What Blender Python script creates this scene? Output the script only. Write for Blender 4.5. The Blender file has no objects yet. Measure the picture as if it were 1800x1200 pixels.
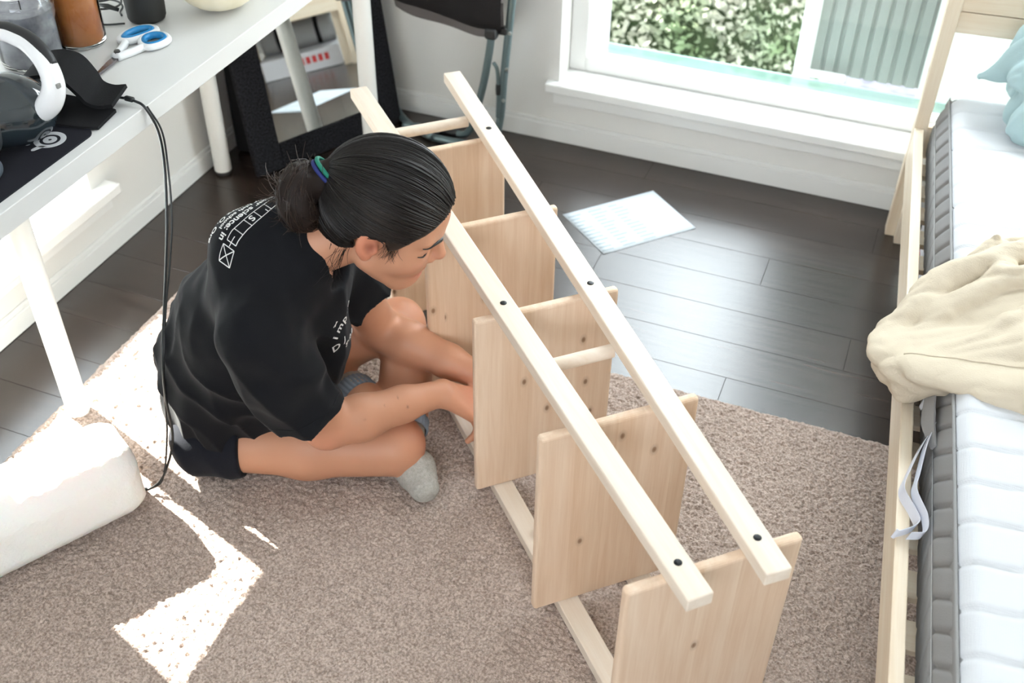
import bpy, bmesh, math, random
import numpy as np
from mathutils import Matrix, Vector
from mathutils.bvhtree import BVHTree

random.seed(7)
rng = np.random.default_rng(11)
SC = bpy.context.scene
COL = SC.collection

# ------------------------------------------------------------------ camera
cam_d = bpy.data.cameras.new('camera')
cam = bpy.data.objects.new('camera', cam_d)
COL.objects.link(cam)
cam_d.sensor_width = 36.0
cam_d.lens = 36.0 * 1955.08 / 1800.0
_F = Vector((-0.2720, 0.7130, -0.6460)).normalized()
_R = Vector((0.931, 0.365, 0.012)); _R = (_R - _F * _R.dot(_F)).normalized()
_U = _R.cross(_F)
cam.matrix_world = Matrix((( _R.x, _U.x, -_F.x, 0.0), (_R.y, _U.y, -_F.y, 0.0), (_R.z, _U.z, -_F.z, 1.73), (0, 0, 0, 1)))
cam_d.clip_start = 0.05
cam_d.dof.use_dof = True
cam_d.dof.focus_distance = 2.0
cam_d.dof.aperture_fstop = 4.0
SC.camera = cam

# ------------------------------------------------------------------ light and exposure
SC.view_settings.view_transform = 'Standard'
SC.view_settings.look = 'None'
SC.view_settings.gamma = 1.0
SC.view_settings.use_curve_mapping = False
SC.view_settings.exposure = 0.2
W = bpy.data.worlds.new('daylight'); SC.world = W; W.use_nodes = True
bg = W.node_tree.nodes['Background']
bg.inputs['Color'].default_value = (0.88, 0.94, 1.0, 1)
bg.inputs['Strength'].default_value = 8.0
def look(o, d):
    o.rotation_euler = Vector(d).to_track_quat('-Z', 'Y').to_euler()
sun_d = bpy.data.lights.new('sun', 'SUN'); sun = bpy.data.objects.new('sun', sun_d); COL.objects.link(sun)
sun_d.energy = 55.0; sun_d.angle = 0.009; sun_d.color = (1.0, 0.95, 0.87)
_e = math.radians(35.0)
look(sun, (0.9465 * math.cos(_e), -0.3225 * math.cos(_e), -math.sin(_e)))
def area(name, loc, d, sx, sy, power, color):
    l = bpy.data.lights.new(name, 'AREA'); o = bpy.data.objects.new(name, l); COL.objects.link(o)
    l.shape = 'RECTANGLE'; l.size = sx; l.size_y = sy; l.energy = power; l.color = color
    o.location = loc; look(o, d); return o
area('window_daylight', (0.3, 3.75, 2.0), (-0.1, -1.0, -0.45), 2.4, 1.7, 110.0, (0.88, 0.94, 1.0))

# ------------------------------------------------------------------ helpers: objects
WM = {}
def reg(o, M=None):
    WM[o.name] = M if M is not None else Matrix.Identity(4)
def props(o, label=None, cat=None, group=None, kind=None):
    if label: o['label'] = label
    if cat: o['category'] = cat
    if group: o['group'] = group
    if kind: o['kind'] = kind
    return o
def thing(name, loc, label, cat, group=None):
    o = bpy.data.objects.new(name, None); COL.objects.link(o)
    o.empty_display_size = 0.05
    o.location = loc; reg(o, Matrix.Translation(Vector(loc)))
    return props(o, label, cat, group)
def setparent(o, p):
    if p is not None:
        o.parent = p
        o.matrix_parent_inverse = WM[p.name].inverted()
def mesh_obj(name, verts, faces, m, parent=None, M=None, smooth=False):
    me = bpy.data.meshes.new(name)
    if isinstance(verts, np.ndarray) and isinstance(faces, np.ndarray):
        nv, nf, k = len(verts), len(faces), faces.shape[1]
        me.vertices.add(nv); me.vertices.foreach_set('co', np.ascontiguousarray(verts, dtype=np.float32).ravel())
        me.loops.add(nf * k); me.loops.foreach_set('vertex_index', np.ascontiguousarray(faces, dtype=np.int32).ravel())
        me.polygons.add(nf); me.polygons.foreach_set('loop_start', np.arange(0, nf * k, k, dtype=np.int32))
        me.update(calc_edges=True); me.validate()
    else:
        me.from_pydata([tuple(v) for v in verts], [], [tuple(f) for f in faces]); me.update()
    if smooth: me.polygons.foreach_set('use_smooth', [True] * len(me.polygons))
    return link(name, me, m, parent, M)
def link(name, me, m, parent=None, M=None):
    o = bpy.data.objects.new(name, me); COL.objects.link(o)
    for x in (m if isinstance(m, (list, tuple)) else [m]): me.materials.append(x)
    M = M if M is not None else Matrix.Identity(4)
    setparent(o, parent)
    o.matrix_basis = M
    reg(o, M)
    return o
def frame(origin, x, y=None, z=None):
    x = Vector(x).normalized()
    if z is not None:
        z = Vector(z); z = (z - x * z.dot(x)).normalized(); y = z.cross(x)
    else:
        y = Vector(y); y = (y - x * y.dot(x)).normalized(); z = x.cross(y)
    return Matrix(((x.x, y.x, z.x, origin[0]), (x.y, y.y, z.y, origin[1]), (x.z, y.z, z.z, origin[2]), (0, 0, 0, 1)))
def box_me(name, sx, sy, sz, bev=0.0, seg=2, off=(0, 0, 0)):
    bm = bmesh.new()
    bmesh.ops.create_cube(bm, size=1.0)
    for v in bm.verts: v.co = Vector((v.co.x * sx + off[0], v.co.y * sy + off[1], v.co.z * sz + off[2]))
    if bev > 0: bmesh.ops.bevel(bm, geom=list(bm.edges), offset=bev, segments=seg, affect='EDGES', profile=0.5)
    me = bpy.data.meshes.new(name); bm.to_mesh(me); bm.free()
    return me
def box(name, lo, hi, m, parent=None, bev=0.0, seg=2):
    c = [(a + b) / 2 for a, b in zip(lo, hi)]
    return link(name, box_me(name, hi[0]-lo[0], hi[1]-lo[1], hi[2]-lo[2], bev, seg), m, parent, Matrix.Translation(Vector(c)))
def catmull(P, n=8, closed=False):
    P = [np.array(p, float) for p in P]
    Q = [P[-1]] + P + [P[0], P[1]] if closed else [2*P[0]-P[1]] + P + [2*P[-1]-P[-2]]
    out = []
    for i in range(1, len(Q) - 2):
        for j in range(n):
            t = j / n
            a, b, c, d = Q[i-1], Q[i], Q[i+1], Q[i+2]
            out.append(0.5*((2*b)+(-a+c)*t+(2*a-5*b+4*c-d)*t*t+(-a+3*b-3*c+d)*t**3))
    if not closed: out.append(P[-1])
    return np.array(out)
def tube_vf(P, r, n=10, caps=True, closed=False, flat=None):
    P = np.array(P, float); k = len(P)
    r = np.full(k, r) if np.isscalar(r) else np.array(r)
    T = np.roll(P, -1, 0) - np.roll(P, 1, 0) if closed else np.gradient(P, axis=0)
    T /= np.linalg.norm(T, axis=1)[:, None] + 1e-12
    u = np.cross(T[0], (0, 0, 1.0));
    if np.linalg.norm(u) < 1e-3: u = np.cross(T[0], (1.0, 0, 0))
    V = []
    a = np.arange(n) * 2*math.pi/n
    for i in range(k):
        u = u - T[i]*(u@T[i]); u /= np.linalg.norm(u); w = np.cross(T[i], u)
        f = 1.0 if flat is None else flat
        V.append(P[i] + r[i]*(np.cos(a)[:, None]*u + f*np.sin(a)[:, None]*w))
    V = np.concatenate(V)
    F = []
    for i in range(k if closed else k-1):
        i2 = (i+1) % k
        for j in range(n):
            j2 = (j+1) % n
            F.append((i*n+j, i*n+j2, i2*n+j2, i2*n+j))
    if caps and not closed:
        F.append(tuple(range(n-1, -1, -1))); F.append(tuple((k-1)*n+j for j in range(n)))
    return V, F
def tube(name, P, r, m, parent=None, n=10, closed=False, flat=None):
    V, F = tube_vf(P, r, n, True, closed, flat)
    o = mesh_obj(name, V, F, m, parent, smooth=True)
    return o
def lathe(name, prof, loc, m, parent=None, n=40, M=None):
    V, F = [], []
    for r, z in prof:
        for j in range(n):
            a = 2*math.pi*j/n; V.append((r*math.cos(a), r*math.sin(a), z))
    for i in range(len(prof)-1):
        for j in range(n):
            j2 = (j+1) % n; F.append((i*n+j, i*n+j2, (i+1)*n+j2, (i+1)*n+j))
    if prof[0][0] > 1e-5: F.append(tuple(range(n-1, -1, -1)))
    if prof[-1][0] > 1e-5: F.append(tuple((len(prof)-1)*n+j for j in range(n)))
    o = mesh_obj(name, V, F, m, parent, M if M is not None else Matrix.Translation(Vector(loc)), smooth=True)
    autosmooth(o); return o
def autosmooth(o, ang=40):
    me = o.data
    bm = bmesh.new(); bm.from_mesh(me)
    bmesh.ops.remove_doubles(bm, verts=bm.verts, dist=1e-6)
    bmesh.ops.recalc_face_normals(bm, faces=bm.faces)
    for f in bm.faces: f.smooth = True
    for e in bm.edges:
        if len(e.link_faces) == 2: e.smooth = e.calc_face_angle(0) < math.radians(ang)
    bm.to_mesh(me); bm.free()

# ------------------------------------------------------------------ helpers: materials
def mat(name, col, rough=0.5, spec=0.5, metal=0.0, bump=None, var=None, **kw):
    m = bpy.data.materials.new(name); m.use_nodes = True
    nt = m.node_tree; b = nt.nodes['Principled BSDF']
    b.inputs['Base Color'].default_value = (*col, 1); b.inputs['Roughness'].default_value = rough
    b.inputs['Specular IOR Level'].default_value = spec; b.inputs['Metallic'].default_value = metal
    for k, v in kw.items():
        b.inputs[k.replace('_', ' ')].default_value = v
    tc = nt.nodes.new('ShaderNodeTexCoord')
    if bump:
        sc, st = bump[:2]
        n = nt.nodes.new('ShaderNodeTexNoise'); n.inputs['Scale'].default_value = sc; n.inputs['Detail'].default_value = 4
        nt.links.new(tc.outputs['Object'], n.inputs['Vector'])
        bp = nt.nodes.new('ShaderNodeBump'); bp.inputs['Strength'].default_value = st; bp.inputs['Distance'].default_value = 0.003
        nt.links.new(n.outputs['Fac'], bp.inputs['Height']); nt.links.new(bp.outputs['Normal'], b.inputs['Normal'])
    if var:
        sc, c2 = var
        n = nt.nodes.new('ShaderNodeTexNoise'); n.inputs['Scale'].default_value = sc; n.inputs['Detail'].default_value = 3
        nt.links.new(tc.outputs['Object'], n.inputs['Vector'])
        r = nt.nodes.new('ShaderNodeValToRGB')
        r.color_ramp.elements[0].position = 0.35; r.color_ramp.elements[1].position = 0.65
        r.color_ramp.elements[0].color = (*col, 1); r.color_ramp.elements[1].color = (*c2, 1)
        nt.links.new(n.outputs['Fac'], r.inputs['Fac']); nt.links.new(r.outputs['Color'], b.inputs['Base Color'])
    return m
def wood(name, c1, c2, stave=0.0, knots=True, rough=0.45, gs=1.0, spec=0.35):
    # grain runs along local X; staves (glued strips) stack along local Y
    m = bpy.data.materials.new(name); m.use_nodes = True
    nt = m.node_tree; N = nt.nodes.new; L = nt.links.new; b = nt.nodes['Principled BSDF']
    b.inputs['Roughness'].default_value = rough; b.inputs['Specular IOR Level'].default_value = spec
    tc = N('ShaderNodeTexCoord'); oi = N('ShaderNodeObjectInfo')
    add = N('ShaderNodeVectorMath'); add.operation = 'ADD'
    cmb = N('ShaderNodeCombineXYZ'); mul = N('ShaderNodeMath'); mul.operation = 'MULTIPLY'; mul.inputs[1].default_value = 37.0
    L(oi.outputs['Random'], mul.inputs[0]); L(mul.outputs[0], cmb.inputs[0]); L(mul.outputs[0], cmb.inputs[2])
    sep = N('ShaderNodeSeparateXYZ'); L(tc.outputs['Object'], sep.inputs[0])
    L(tc.outputs['Object'], add.inputs[0])
    last = None
    if stave > 0:
        dv = N('ShaderNodeMath'); dv.operation = 'DIVIDE'; dv.inputs[1].default_value = stave; L(sep.outputs['Y'], dv.inputs[0])
        ad = N('ShaderNodeMath'); ad.operation = 'ADD'; L(dv.outputs[0], ad.inputs[0]); L(oi.outputs['Random'], ad.inputs[1])
        fl = N('ShaderNodeMath'); fl.operation = 'FLOOR'; L(ad.outputs[0], fl.inputs[0])
        wn = N('ShaderNodeTexWhiteNoise'); wn.noise_dimensions = '2D'
        c3 = N('ShaderNodeCombineXYZ'); L(fl.outputs[0], c3.inputs[0]); L(mul.outputs[0], c3.inputs[1]); L(c3.outputs[0], wn.inputs['Vector'])
        ml2 = N('ShaderNodeVectorMath'); ml2.operation = 'SCALE'; ml2.inputs['Scale'].default_value = 5.0
        L(wn.outputs['Color'], ml2.inputs[0])
        ad2 = N('ShaderNodeVectorMath'); ad2.operation = 'ADD'; L(ml2.outputs[0], ad2.inputs[0]); L(cmb.outputs[0], ad2.inputs[1])
        L(ad2.outputs[0], add.inputs[1]); last = wn
    else:
        L(cmb.outputs[0], add.inputs[1])
    mp = N('ShaderNodeMapping'); mp.inputs['Scale'].default_value = (1.6*gs, 26*gs, 26*gs); L(add.outputs[0], mp.inputs['Vector'])
    n1 = N('ShaderNodeTexNoise'); n1.inputs['Scale'].default_value = 2.2; n1.inputs['Detail'].default_value = 5; n1.inputs['Distortion'].default_value = 0.6
    L(mp.outputs[0], n1.inputs['Vector'])
    mp2 = N('ShaderNodeMapping'); mp2.inputs['Scale'].default_value = (6*gs, 160*gs, 160*gs); L(add.outputs[0], mp2.inputs['Vector'])
    n2 = N('ShaderNodeTexNoise'); n2.inputs['Scale'].default_value = 2.0; n2.inputs['Detail'].default_value = 3; L(mp2.outputs[0], n2.inputs['Vector'])
    mixn = N('ShaderNodeMath'); mixn.operation = 'MULTIPLY_ADD'; mixn.inputs[1].default_value = 0.35; L(n2.outputs['Fac'], mixn.inputs[0]); L(n1.outputs['Fac'], mixn.inputs[2])
    rp = N('ShaderNodeValToRGB'); rp.color_ramp.elements[0].position = 0.42; rp.color_ramp.elements[1].position = 0.88
    rp.color_ramp.elements[0].color = (*c1, 1); rp.color_ramp.elements[1].color = (*c2, 1); L(mixn.outputs[0], rp.inputs['Fac'])
    out = rp.outputs['Color']
    if last is not None:
        mx = N('ShaderNodeMix'); mx.data_type = 'RGBA'; mx.blend_type = 'MULTIPLY'; mx.inputs['Factor'].default_value = 1.0
        r2 = N('ShaderNodeValToRGB'); r2.color_ramp.elements[0].color = (0.90, 0.86, 0.81, 1); r2.color_ramp.elements[1].color = (1, 1, 1, 1)
        L(last.outputs['Value'], r2.inputs['Fac']); L(out, mx.inputs['A']); L(r2.outputs['Color'], mx.inputs['B']); out = mx.outputs['Result']
    if knots:
        mk = N('ShaderNodeMapping'); mk.inputs['Scale'].default_value = (8.0, 13.0, 0.6); L(add.outputs[0], mk.inputs['Vector'])
        vo = N('ShaderNodeTexVoronoi'); vo.voronoi_dimensions = '2D'; vo.inputs['Scale'].default_value = 1.0; L(mk.outputs[0], vo.inputs['Vector'])
        sc = N('ShaderNodeSeparateColor'); L(vo.outputs['Color'], sc.inputs[0])
        gt = N('ShaderNodeMath'); gt.operation = 'GREATER_THAN'; gt.inputs[1].default_value = 0.74; L(sc.outputs[0], gt.inputs[0])
        rk = N('ShaderNodeValToRGB'); e = rk.color_ramp.elements
        e[0].position = 0.0; e[0].color = (1, 1, 1, 1); e[1].position = 0.13; e[1].color = (0, 0, 0, 1)
        x = e.new(0.045); x.color = (0.75, 0.75, 0.75, 1); x = e.new(0.06); x.color = (0.28, 0.28, 0.28, 1)
        L(vo.outputs['Distance'], rk.inputs['Fac'])
        mg = N('ShaderNodeMath'); mg.operation = 'MULTIPLY'; L(rk.outputs['Color'], mg.inputs[0]); L(gt.outputs[0], mg.inputs[1])
        mx2 = N('ShaderNodeMix'); mx2.data_type = 'RGBA'; L(mg.outputs[0], mx2.inputs['Factor']); L(out, mx2.inputs['A'])
        mx2.inputs['B'].default_value = (0.22, 0.115, 0.06, 1); out = mx2.outputs['Result']
    L(out, b.inputs['Base Color'])
    bp = N('ShaderNodeBump'); bp.inputs['Strength'].default_value = 0.12; bp.inputs['Distance'].default_value = 0.001
    L(n2.outputs['Fac'], bp.inputs['Height']); L(bp.outputs['Normal'], b.inputs['Normal'])
    return m

M_wall = mat('painted_wall', (0.74, 0.73, 0.70), 0.6, 0.3, bump=(180, 0.05))
M_trim = mat('white_trim_paint', (0.80, 0.80, 0.78), 0.32, 0.5)
M_ceil = mat('ceiling_paint', (0.82, 0.82, 0.80), 0.8, 0.2)
M_glass = bpy.data.materials.new('window_glass'); M_glass.use_nodes = True
def glass_nodes(m, tint, refl=0.06):
    nt = m.node_tree; nt.nodes.remove(nt.nodes['Principled BSDF'])
    t = nt.nodes.new('ShaderNodeBsdfTransparent'); t.inputs[0].default_value = (*tint, 1)
    g = nt.nodes.new('ShaderNodeBsdfGlossy'); g.inputs['Roughness'].default_value = 0.02
    mx = nt.nodes.new('ShaderNodeMixShader'); mx.inputs[0].default_value = refl
    nt.links.new(t.outputs[0], mx.inputs[1]); nt.links.new(g.outputs[0], mx.inputs[2])
    nt.links.new(mx.outputs[0], nt.nodes['Material Output'].inputs[0])
glass_nodes(M_glass, (0.97, 0.99, 0.985))
M_pine = wood('pine_boards', (0.82, 0.655, 0.51), (0.72, 0.52, 0.37), stave=0.062)
M_post = wood('pine_posts', (0.80, 0.70, 0.595), (0.73, 0.605, 0.485), knots=False)
M_bedw = wood('bed_pine', (0.82, 0.72, 0.58), (0.74, 0.60, 0.44), knots=True)
M_black = mat('black_fabric', (0.012, 0.012, 0.013), 0.9, 0.15, bump=(400, 0.2))
M_white_lam = mat('white_laminate', (0.66, 0.655, 0.64), 0.35, 0.4)
M_steel_w = mat('white_painted_steel', (0.80, 0.79, 0.75), 0.3, 0.5)

# ------------------------------------------------------------------ helpers: numpy noise and implicit surfaces
def vnoise(P, seed=0):
    P = np.asarray(P, dtype=np.float32)
    i = np.floor(P).astype(np.int64); f = P - i; f = f*f*(3-2*f)
    def h(a, b, c):
        n = (a*374761393 + b*668265263 + c*2147483647 + seed*974711) & 0xffffffff
        n = ((n ^ (n >> 13)) * 1274126177) & 0xffffffff
        return ((n ^ (n >> 16)) & 0xffff).astype(np.float32) / 65535.0
    r = 0
    for dx in (0, 1):
        wx = f[..., 0] if dx else 1-f[..., 0]
        for dy in (0, 1):
            wy = f[..., 1] if dy else 1-f[..., 1]
            for dz in (0, 1):
                wz = f[..., 2] if dz else 1-f[..., 2]
                r = r + wx*wy*wz*h(i[..., 0]+dx, i[..., 1]+dy, i[..., 2]+dz)
    return r
class Field:
    def __init__(s, lo, hi, h):
        s.lo = np.array(lo, float); s.h = h
        s.n = np.ceil((np.array(hi)-s.lo)/h).astype(int)+1
        s.f = np.full(s.n, 1.0, np.float32)
        s.ax = [(s.lo[i]+h*np.arange(s.n[i])).astype(np.float32) for i in range(3)]
    def sub(s, lo, hi, pad):
        a = np.clip(np.floor((np.array(lo)-pad-s.lo)/s.h).astype(int), 0, s.n)
        b = np.clip(np.ceil((np.array(hi)+pad-s.lo)/s.h).astype(int)+1, 0, s.n)
        sl = tuple(slice(a[i], b[i]) for i in range(3))
        return sl, [s.ax[0][sl[0]][:, None, None], s.ax[1][sl[1]][None, :, None], s.ax[2][sl[2]][None, None, :]]
    def comb(s, sl, d, k, op):
        f = s.f[sl]
        if op == 'u':
            if k > 0:
                hh = np.maximum(k-np.abs(f-d), 0)/k; s.f[sl] = np.minimum(f, d)-hh*hh*k*0.25
            else: s.f[sl] = np.minimum(f, d)
        elif op == 's':
            d = -d
            if k > 0:
                hh = np.maximum(k-np.abs(f-d), 0)/k; s.f[sl] = np.maximum(f, d)+hh*hh*k*0.25
            else: s.f[sl] = np.maximum(f, d)
    def cone(s, a, b, ra, rb, k=0.02, op='u', squash=None):
        a = np.array(a, float); b = np.array(b, float); R = max(ra, rb)
        sl, (X, Y, Z) = s.sub(np.minimum(a, b)-R, np.maximum(a, b)+R, k+0.012)
        ab = b-a; L2 = max(ab@ab, 1e-9)
        t = np.clip(((X-a[0])*ab[0]+(Y-a[1])*ab[1]+(Z-a[2])*ab[2])/L2, 0, 1)
        dx, dy, dz = X-a[0]-t*ab[0], Y-a[1]-t*ab[1], Z-a[2]-t*ab[2]
        if squash is not None:   # (direction, factor): thinner (factor>1) along a direction
            q = np.array(squash[0], float); q /= np.linalg.norm(q); c = (dx*q[0]+dy*q[1]+dz*q[2])*(squash[1]-1)
            dx, dy, dz = dx+c*q[0], dy+c*q[1], dz+c*q[2]
        s.comb(sl, np.sqrt(dx*dx+dy*dy+dz*dz)-(ra+(rb-ra)*t), k, op)
    def chain(s, pts, rs, k=0.02, op='u', squash=None):
        for i in range(len(pts)-1): s.cone(pts[i], pts[i+1], rs[i], rs[i+1], k, op, squash)
    def ell(s, c, r, B=None, k=0.02, op='u'):
        c = np.array(c, float); r = np.array(r, float); R = r.max()
        sl, (X, Y, Z) = s.sub(c-R, c+R, k+0.012)
        if B is None: B = np.eye(3)
        B = np.array(B)
        q = [((X-c[0])*B[i][0]+(Y-c[1])*B[i][1]+(Z-c[2])*B[i][2]) for i in range(3)]
        k0 = np.sqrt(sum((q[i]/r[i])**2 for i in range(3))); k1 = np.sqrt(sum((q[i]/r[i]**2)**2 for i in range(3)))+1e-9
        d = np.where(k0 < 1e-3, -r.min(), k0*(k0-1)/k1)
        s.comb(sl, d.astype(np.float32), k, op)
    def rbox(s, c, hs, rad, B=None, k=0.0, op='u'):
        c = np.array(c, float); hs = np.array(hs, float); R = np.linalg.norm(hs)
        sl, (X, Y, Z) = s.sub(c-R, c+R, k+0.012)
        B = np.eye(3) if B is None else np.array(B)
        q = [np.abs((X-c[0])*B[i][0]+(Y-c[1])*B[i][1]+(Z-c[2])*B[i][2])-(hs[i]-rad) for i in range(3)]
        o = np.sqrt(sum(np.maximum(x, 0)**2 for x in q))+np.minimum(np.maximum(np.maximum(q[0], q[1]), q[2]), 0)-rad
        s.comb(sl, o.astype(np.float32), k, op)
    def plane(s, p, n, k=0.0, lo=None, hi=None):   # keep the side where (x-p).n < 0, within a box
        n = np.array(n, float); n /= np.linalg.norm(n)
        lo = s.lo if lo is None else lo; hi = s.lo+s.h*(s.n-1) if hi is None else hi
        sl, (X, Y, Z) = s.sub(lo, hi, 0)
        d = -((X-p[0])*n[0]+(Y-p[1])*n[1]+(Z-p[2])*n[2])
        s.comb(sl, d, k, 's')
    def mesh(s, flip=False, offset=None):
        f = s.f.copy()
        for a in range(3):
            ix = [slice(None)]*3; ix[a] = 0; f[tuple(ix)] = np.maximum(f[tuple(ix)], 1e-3); ix[a] = -1; f[tuple(ix)] = np.maximum(f[tuple(ix)], 1e-3)
        ins = f < 0
        n = np.array(f.shape)-1
        cs = [(i, j, k) for i in (0, 1) for j in (0, 1) for k in (0, 1)]
        cnt = np.zeros(n, np.int8)
        for c in cs: cnt += ins[c[0]:c[0]+n[0], c[1]:c[1]+n[1], c[2]:c[2]+n[2]]
        act = np.argwhere((cnt > 0) & (cnt < 8))
        idx = np.full(n, -1, np.int32); idx[tuple(act.T)] = np.arange(len(act))
        vals = {c: f[act[:, 0]+c[0], act[:, 1]+c[1], act[:, 2]+c[2]] for c in cs}
        S = np.zeros((len(act), 3)); K = np.zeros(len(act))
        for c in cs:
            for a in range(3):
                if c[a] == 0:
                    d = list(c); d[a] = 1; d = tuple(d)
                    v0, v1 = vals[c], vals[d]; m = (v0 < 0) != (v1 < 0)
                    t = np.where(m, v0/np.where(m, v0-v1, 1), 0)
                    p = np.array(c, float)[None, :].repeat(len(act), 0); p[:, a] += t
                    S += p*m[:, None]; K += m
        V = (act+S/K[:, None])*s.h+s.lo
        Fs = []
        for a in range(3):
            b, c = (a+1) % 3, (a+2) % 3
            s0 = [slice(1, -1)]*3; s0[a] = slice(0, -1); s1 = list(s0); s1[a] = slice(1, None)
            A, Bv = ins[tuple(s0)], ins[tuple(s1)]
            for sign in (0, 1):
                e = np.argwhere((A != Bv) & (A == bool(sign)))
                off = np.ones(3, int); off[a] = 0; e = e+off
                def at(db, dc):
                    q = e.copy(); q[:, b] -= db; q[:, c] -= dc; return idx[q[:, 0], q[:, 1], q[:, 2]]
                quad = np.stack([at(1, 1), at(0, 1), at(0, 0), at(1, 0)], 1)
                if sign == 0: quad = quad[:, ::-1]
                Fs.append(quad)
        F = np.concatenate(Fs); F = F[(F >= 0).all(1)]
        if flip: F = F[:, ::-1]
        return V, F
def smooth_mesh(V, F, it=1, lam=0.5):
    for _ in range(it):
        A = np.zeros_like(V); n = np.zeros(len(V))
        for i in range(4):
            np.add.at(A, F[:, i], V[F[:, (i+1) % 4]]); np.add.at(n, F[:, i], 1)
            np.add.at(A, F[:, i], V[F[:, (i-1) % 4]]); np.add.at(n, F[:, i], 1)
        V = V+lam*(A/np.maximum(n, 1)[:, None]-V)
    return V
def vnormals(V, F):
    n = np.cross(V[F[:, 2]]-V[F[:, 0]], V[F[:, 3]]-V[F[:, 1]]); N = np.zeros_like(V)
    for i in range(4): np.add.at(N, F[:, i], n)
    return N/(np.linalg.norm(N, axis=1)[:, None]+1e-12)

# ------------------------------------------------------------------ the room
XL, YB = -1.845, 2.854
def slab(name, boxes, m, parent=None, bev=0.0, **kw):
    bm = bmesh.new()
    for lo, hi in boxes:
        g = bmesh.ops.create_cube(bm, size=1.0)['verts']
        for v in g: v.co = Vector([lo[i] + (v.co[i]+0.5)*(hi[i]-lo[i]) for i in range(3)])
    if bev: bmesh.ops.bevel(bm, geom=list(bm.edges), offset=bev, segments=2, affect='EDGES')
    me = bpy.data.meshes.new(name); bm.to_mesh(me); bm.free()
    return props(link(name, me, m, parent), **kw)

M_floor = mat('dark_floor_base', (0.02, 0.015, 0.012), 0.4)
def floor_mat():
    m = bpy.data.materials.new('dark_wood_planks'); m.use_nodes = True; nt = m.node_tree; N = nt.nodes.new; L = nt.links.new; b = nt.nodes['Principled BSDF']
    tc = N('ShaderNodeTexCoord'); oi = N('ShaderNodeObjectInfo'); mu = N('ShaderNodeMath'); mu.operation = 'MULTIPLY'; mu.inputs[1].default_value = 50
    L(oi.outputs['Random'], mu.inputs[0]); c = N('ShaderNodeCombineXYZ'); L(mu.outputs[0], c.inputs[0]); L(mu.outputs[0], c.inputs[1])
    ad = N('ShaderNodeVectorMath'); L(tc.outputs['Object'], ad.inputs[0]); L(c.outputs[0], ad.inputs[1])
    mp = N('ShaderNodeMapping'); mp.inputs['Scale'].default_value = (2.5, 45, 1); L(ad.outputs[0], mp.inputs['Vector'])
    n = N('ShaderNodeTexNoise'); n.inputs['Scale'].default_value = 2.0; n.inputs['Detail'].default_value = 6; L(mp.outputs[0], n.inputs['Vector'])
    r = N('ShaderNodeValToRGB'); r.color_ramp.elements[0].position = 0.3; r.color_ramp.elements[1].position = 0.75
    r.color_ramp.elements[0].color = (0.017, 0.011, 0.008, 1); r.color_ramp.elements[1].color = (0.052, 0.034, 0.026, 1); L(n.outputs['Fac'], r.inputs['Fac'])
    mx = N('ShaderNodeMix'); mx.data_type = 'RGBA'; mx.blend_type = 'MULTIPLY'; mx.inputs['Factor'].default_value = 1
    r2 = N('ShaderNodeValToRGB'); r2.color_ramp.elements[0].color = (0.72, 0.72, 0.72, 1); L(oi.outputs['Random'], r2.inputs['Fac'])
    L(r.outputs['Color'], mx.inputs['A']); L(r2.outputs['Color'], mx.inputs['B']); L(mx.outputs['Result'], b.inputs['Base Color'])
    b.inputs['Roughness'].default_value = 0.27; b.inputs['Specular IOR Level'].default_value = 0.8
    bp = N('ShaderNodeBump'); bp.inputs['Strength'].default_value = 0.18; bp.inputs['Distance'].default_value = 0.001; L(n.outputs['Fac'], bp.inputs['Height']); L(bp.outputs['Normal'], b.inputs['Normal'])
    return m
M_plank = floor_mat()
floor = props(box('floor', (-1.99, -1.2, -0.10), (2.15, 3.03, -0.012), M_floor), kind='structure')
PW = 0.127
row = 0; y = YB - PW + 0.012
while y > 0.75:
    x = -1.86 - (0.0, 0.55, 0.27, 0.8)[row % 4]
    while x < 1.1:
        x0, x1 = max(x, -1.86), min(x + 1.22, 1.3)
        if x1 - x0 > 0.1:
            box('plank', (x0+0.0003, y+0.0003, -0.012), (x1-0.0003, y+PW-0.0003, 0.0), M_plank, floor, bev=0.0005, seg=1)
        x += 1.22
    y -= PW; row += 1
box('floor_base', (-1.99, -1.2, -0.012), (2.15, y+PW, 0.0), M_plank, floor)

WY0, WY1, WZ0, WZ1 = 1.12, 1.84, 0.195, 0.90
slab('wall_left', [((-1.995, -1.2, 0), (XL, WY0, 2.5)), ((-1.995, WY1, 0), (XL, 3.03, 2.5)), ((-1.995, WY0, 0), (XL, WY1, WZ0-0.03)), ((-1.995, WY0, WZ1), (XL, WY1, 2.5))], M_wall, kind='structure')
VX0, VX1, VZ0, VZ1 = -0.952, 1.85, 0.195, 2.15
slab('wall_back', [((XL, YB, 0), (VX0, 3.03, 2.5)), ((VX1, YB, 0), (2.15, 3.03, 2.5)), ((VX0, YB, 0), (VX1, 3.03, VZ0-0.03)), ((VX0, YB, VZ1), (VX1, 3.03, 2.5))], M_wall, kind='structure')
slab('wall_right', [((2.0, -1.2, 0), (2.15, YB, 2.5))], M_wall, kind='structure')
slab('wall_front', [((-1.995, -1.35, 0), (-1.2, -1.2, 2.5)), ((1.4, -1.35, 0), (2.15, -1.2, 2.5)), ((-1.2, -1.35, 0), (1.4, -1.2, 1.25)), ((-1.2, -1.35, 2.15), (1.4, -1.2, 2.5))], M_wall, kind='structure')  # unseen wall; its opening is added to let in fill light
slab('ceiling', [((-1.995, -1.2, 2.5), (2.15, 3.03, 2.6))], M_ceil, kind='structure')
slab('baseboard_left', [((XL, -1.2, 0), (XL+0.013, YB-0.013, 0.052)), ((XL, -1.2, 0.0515), (XL+0.009, YB-0.013, 0.064))], M_trim, bev=0.002, kind='structure')
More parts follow.
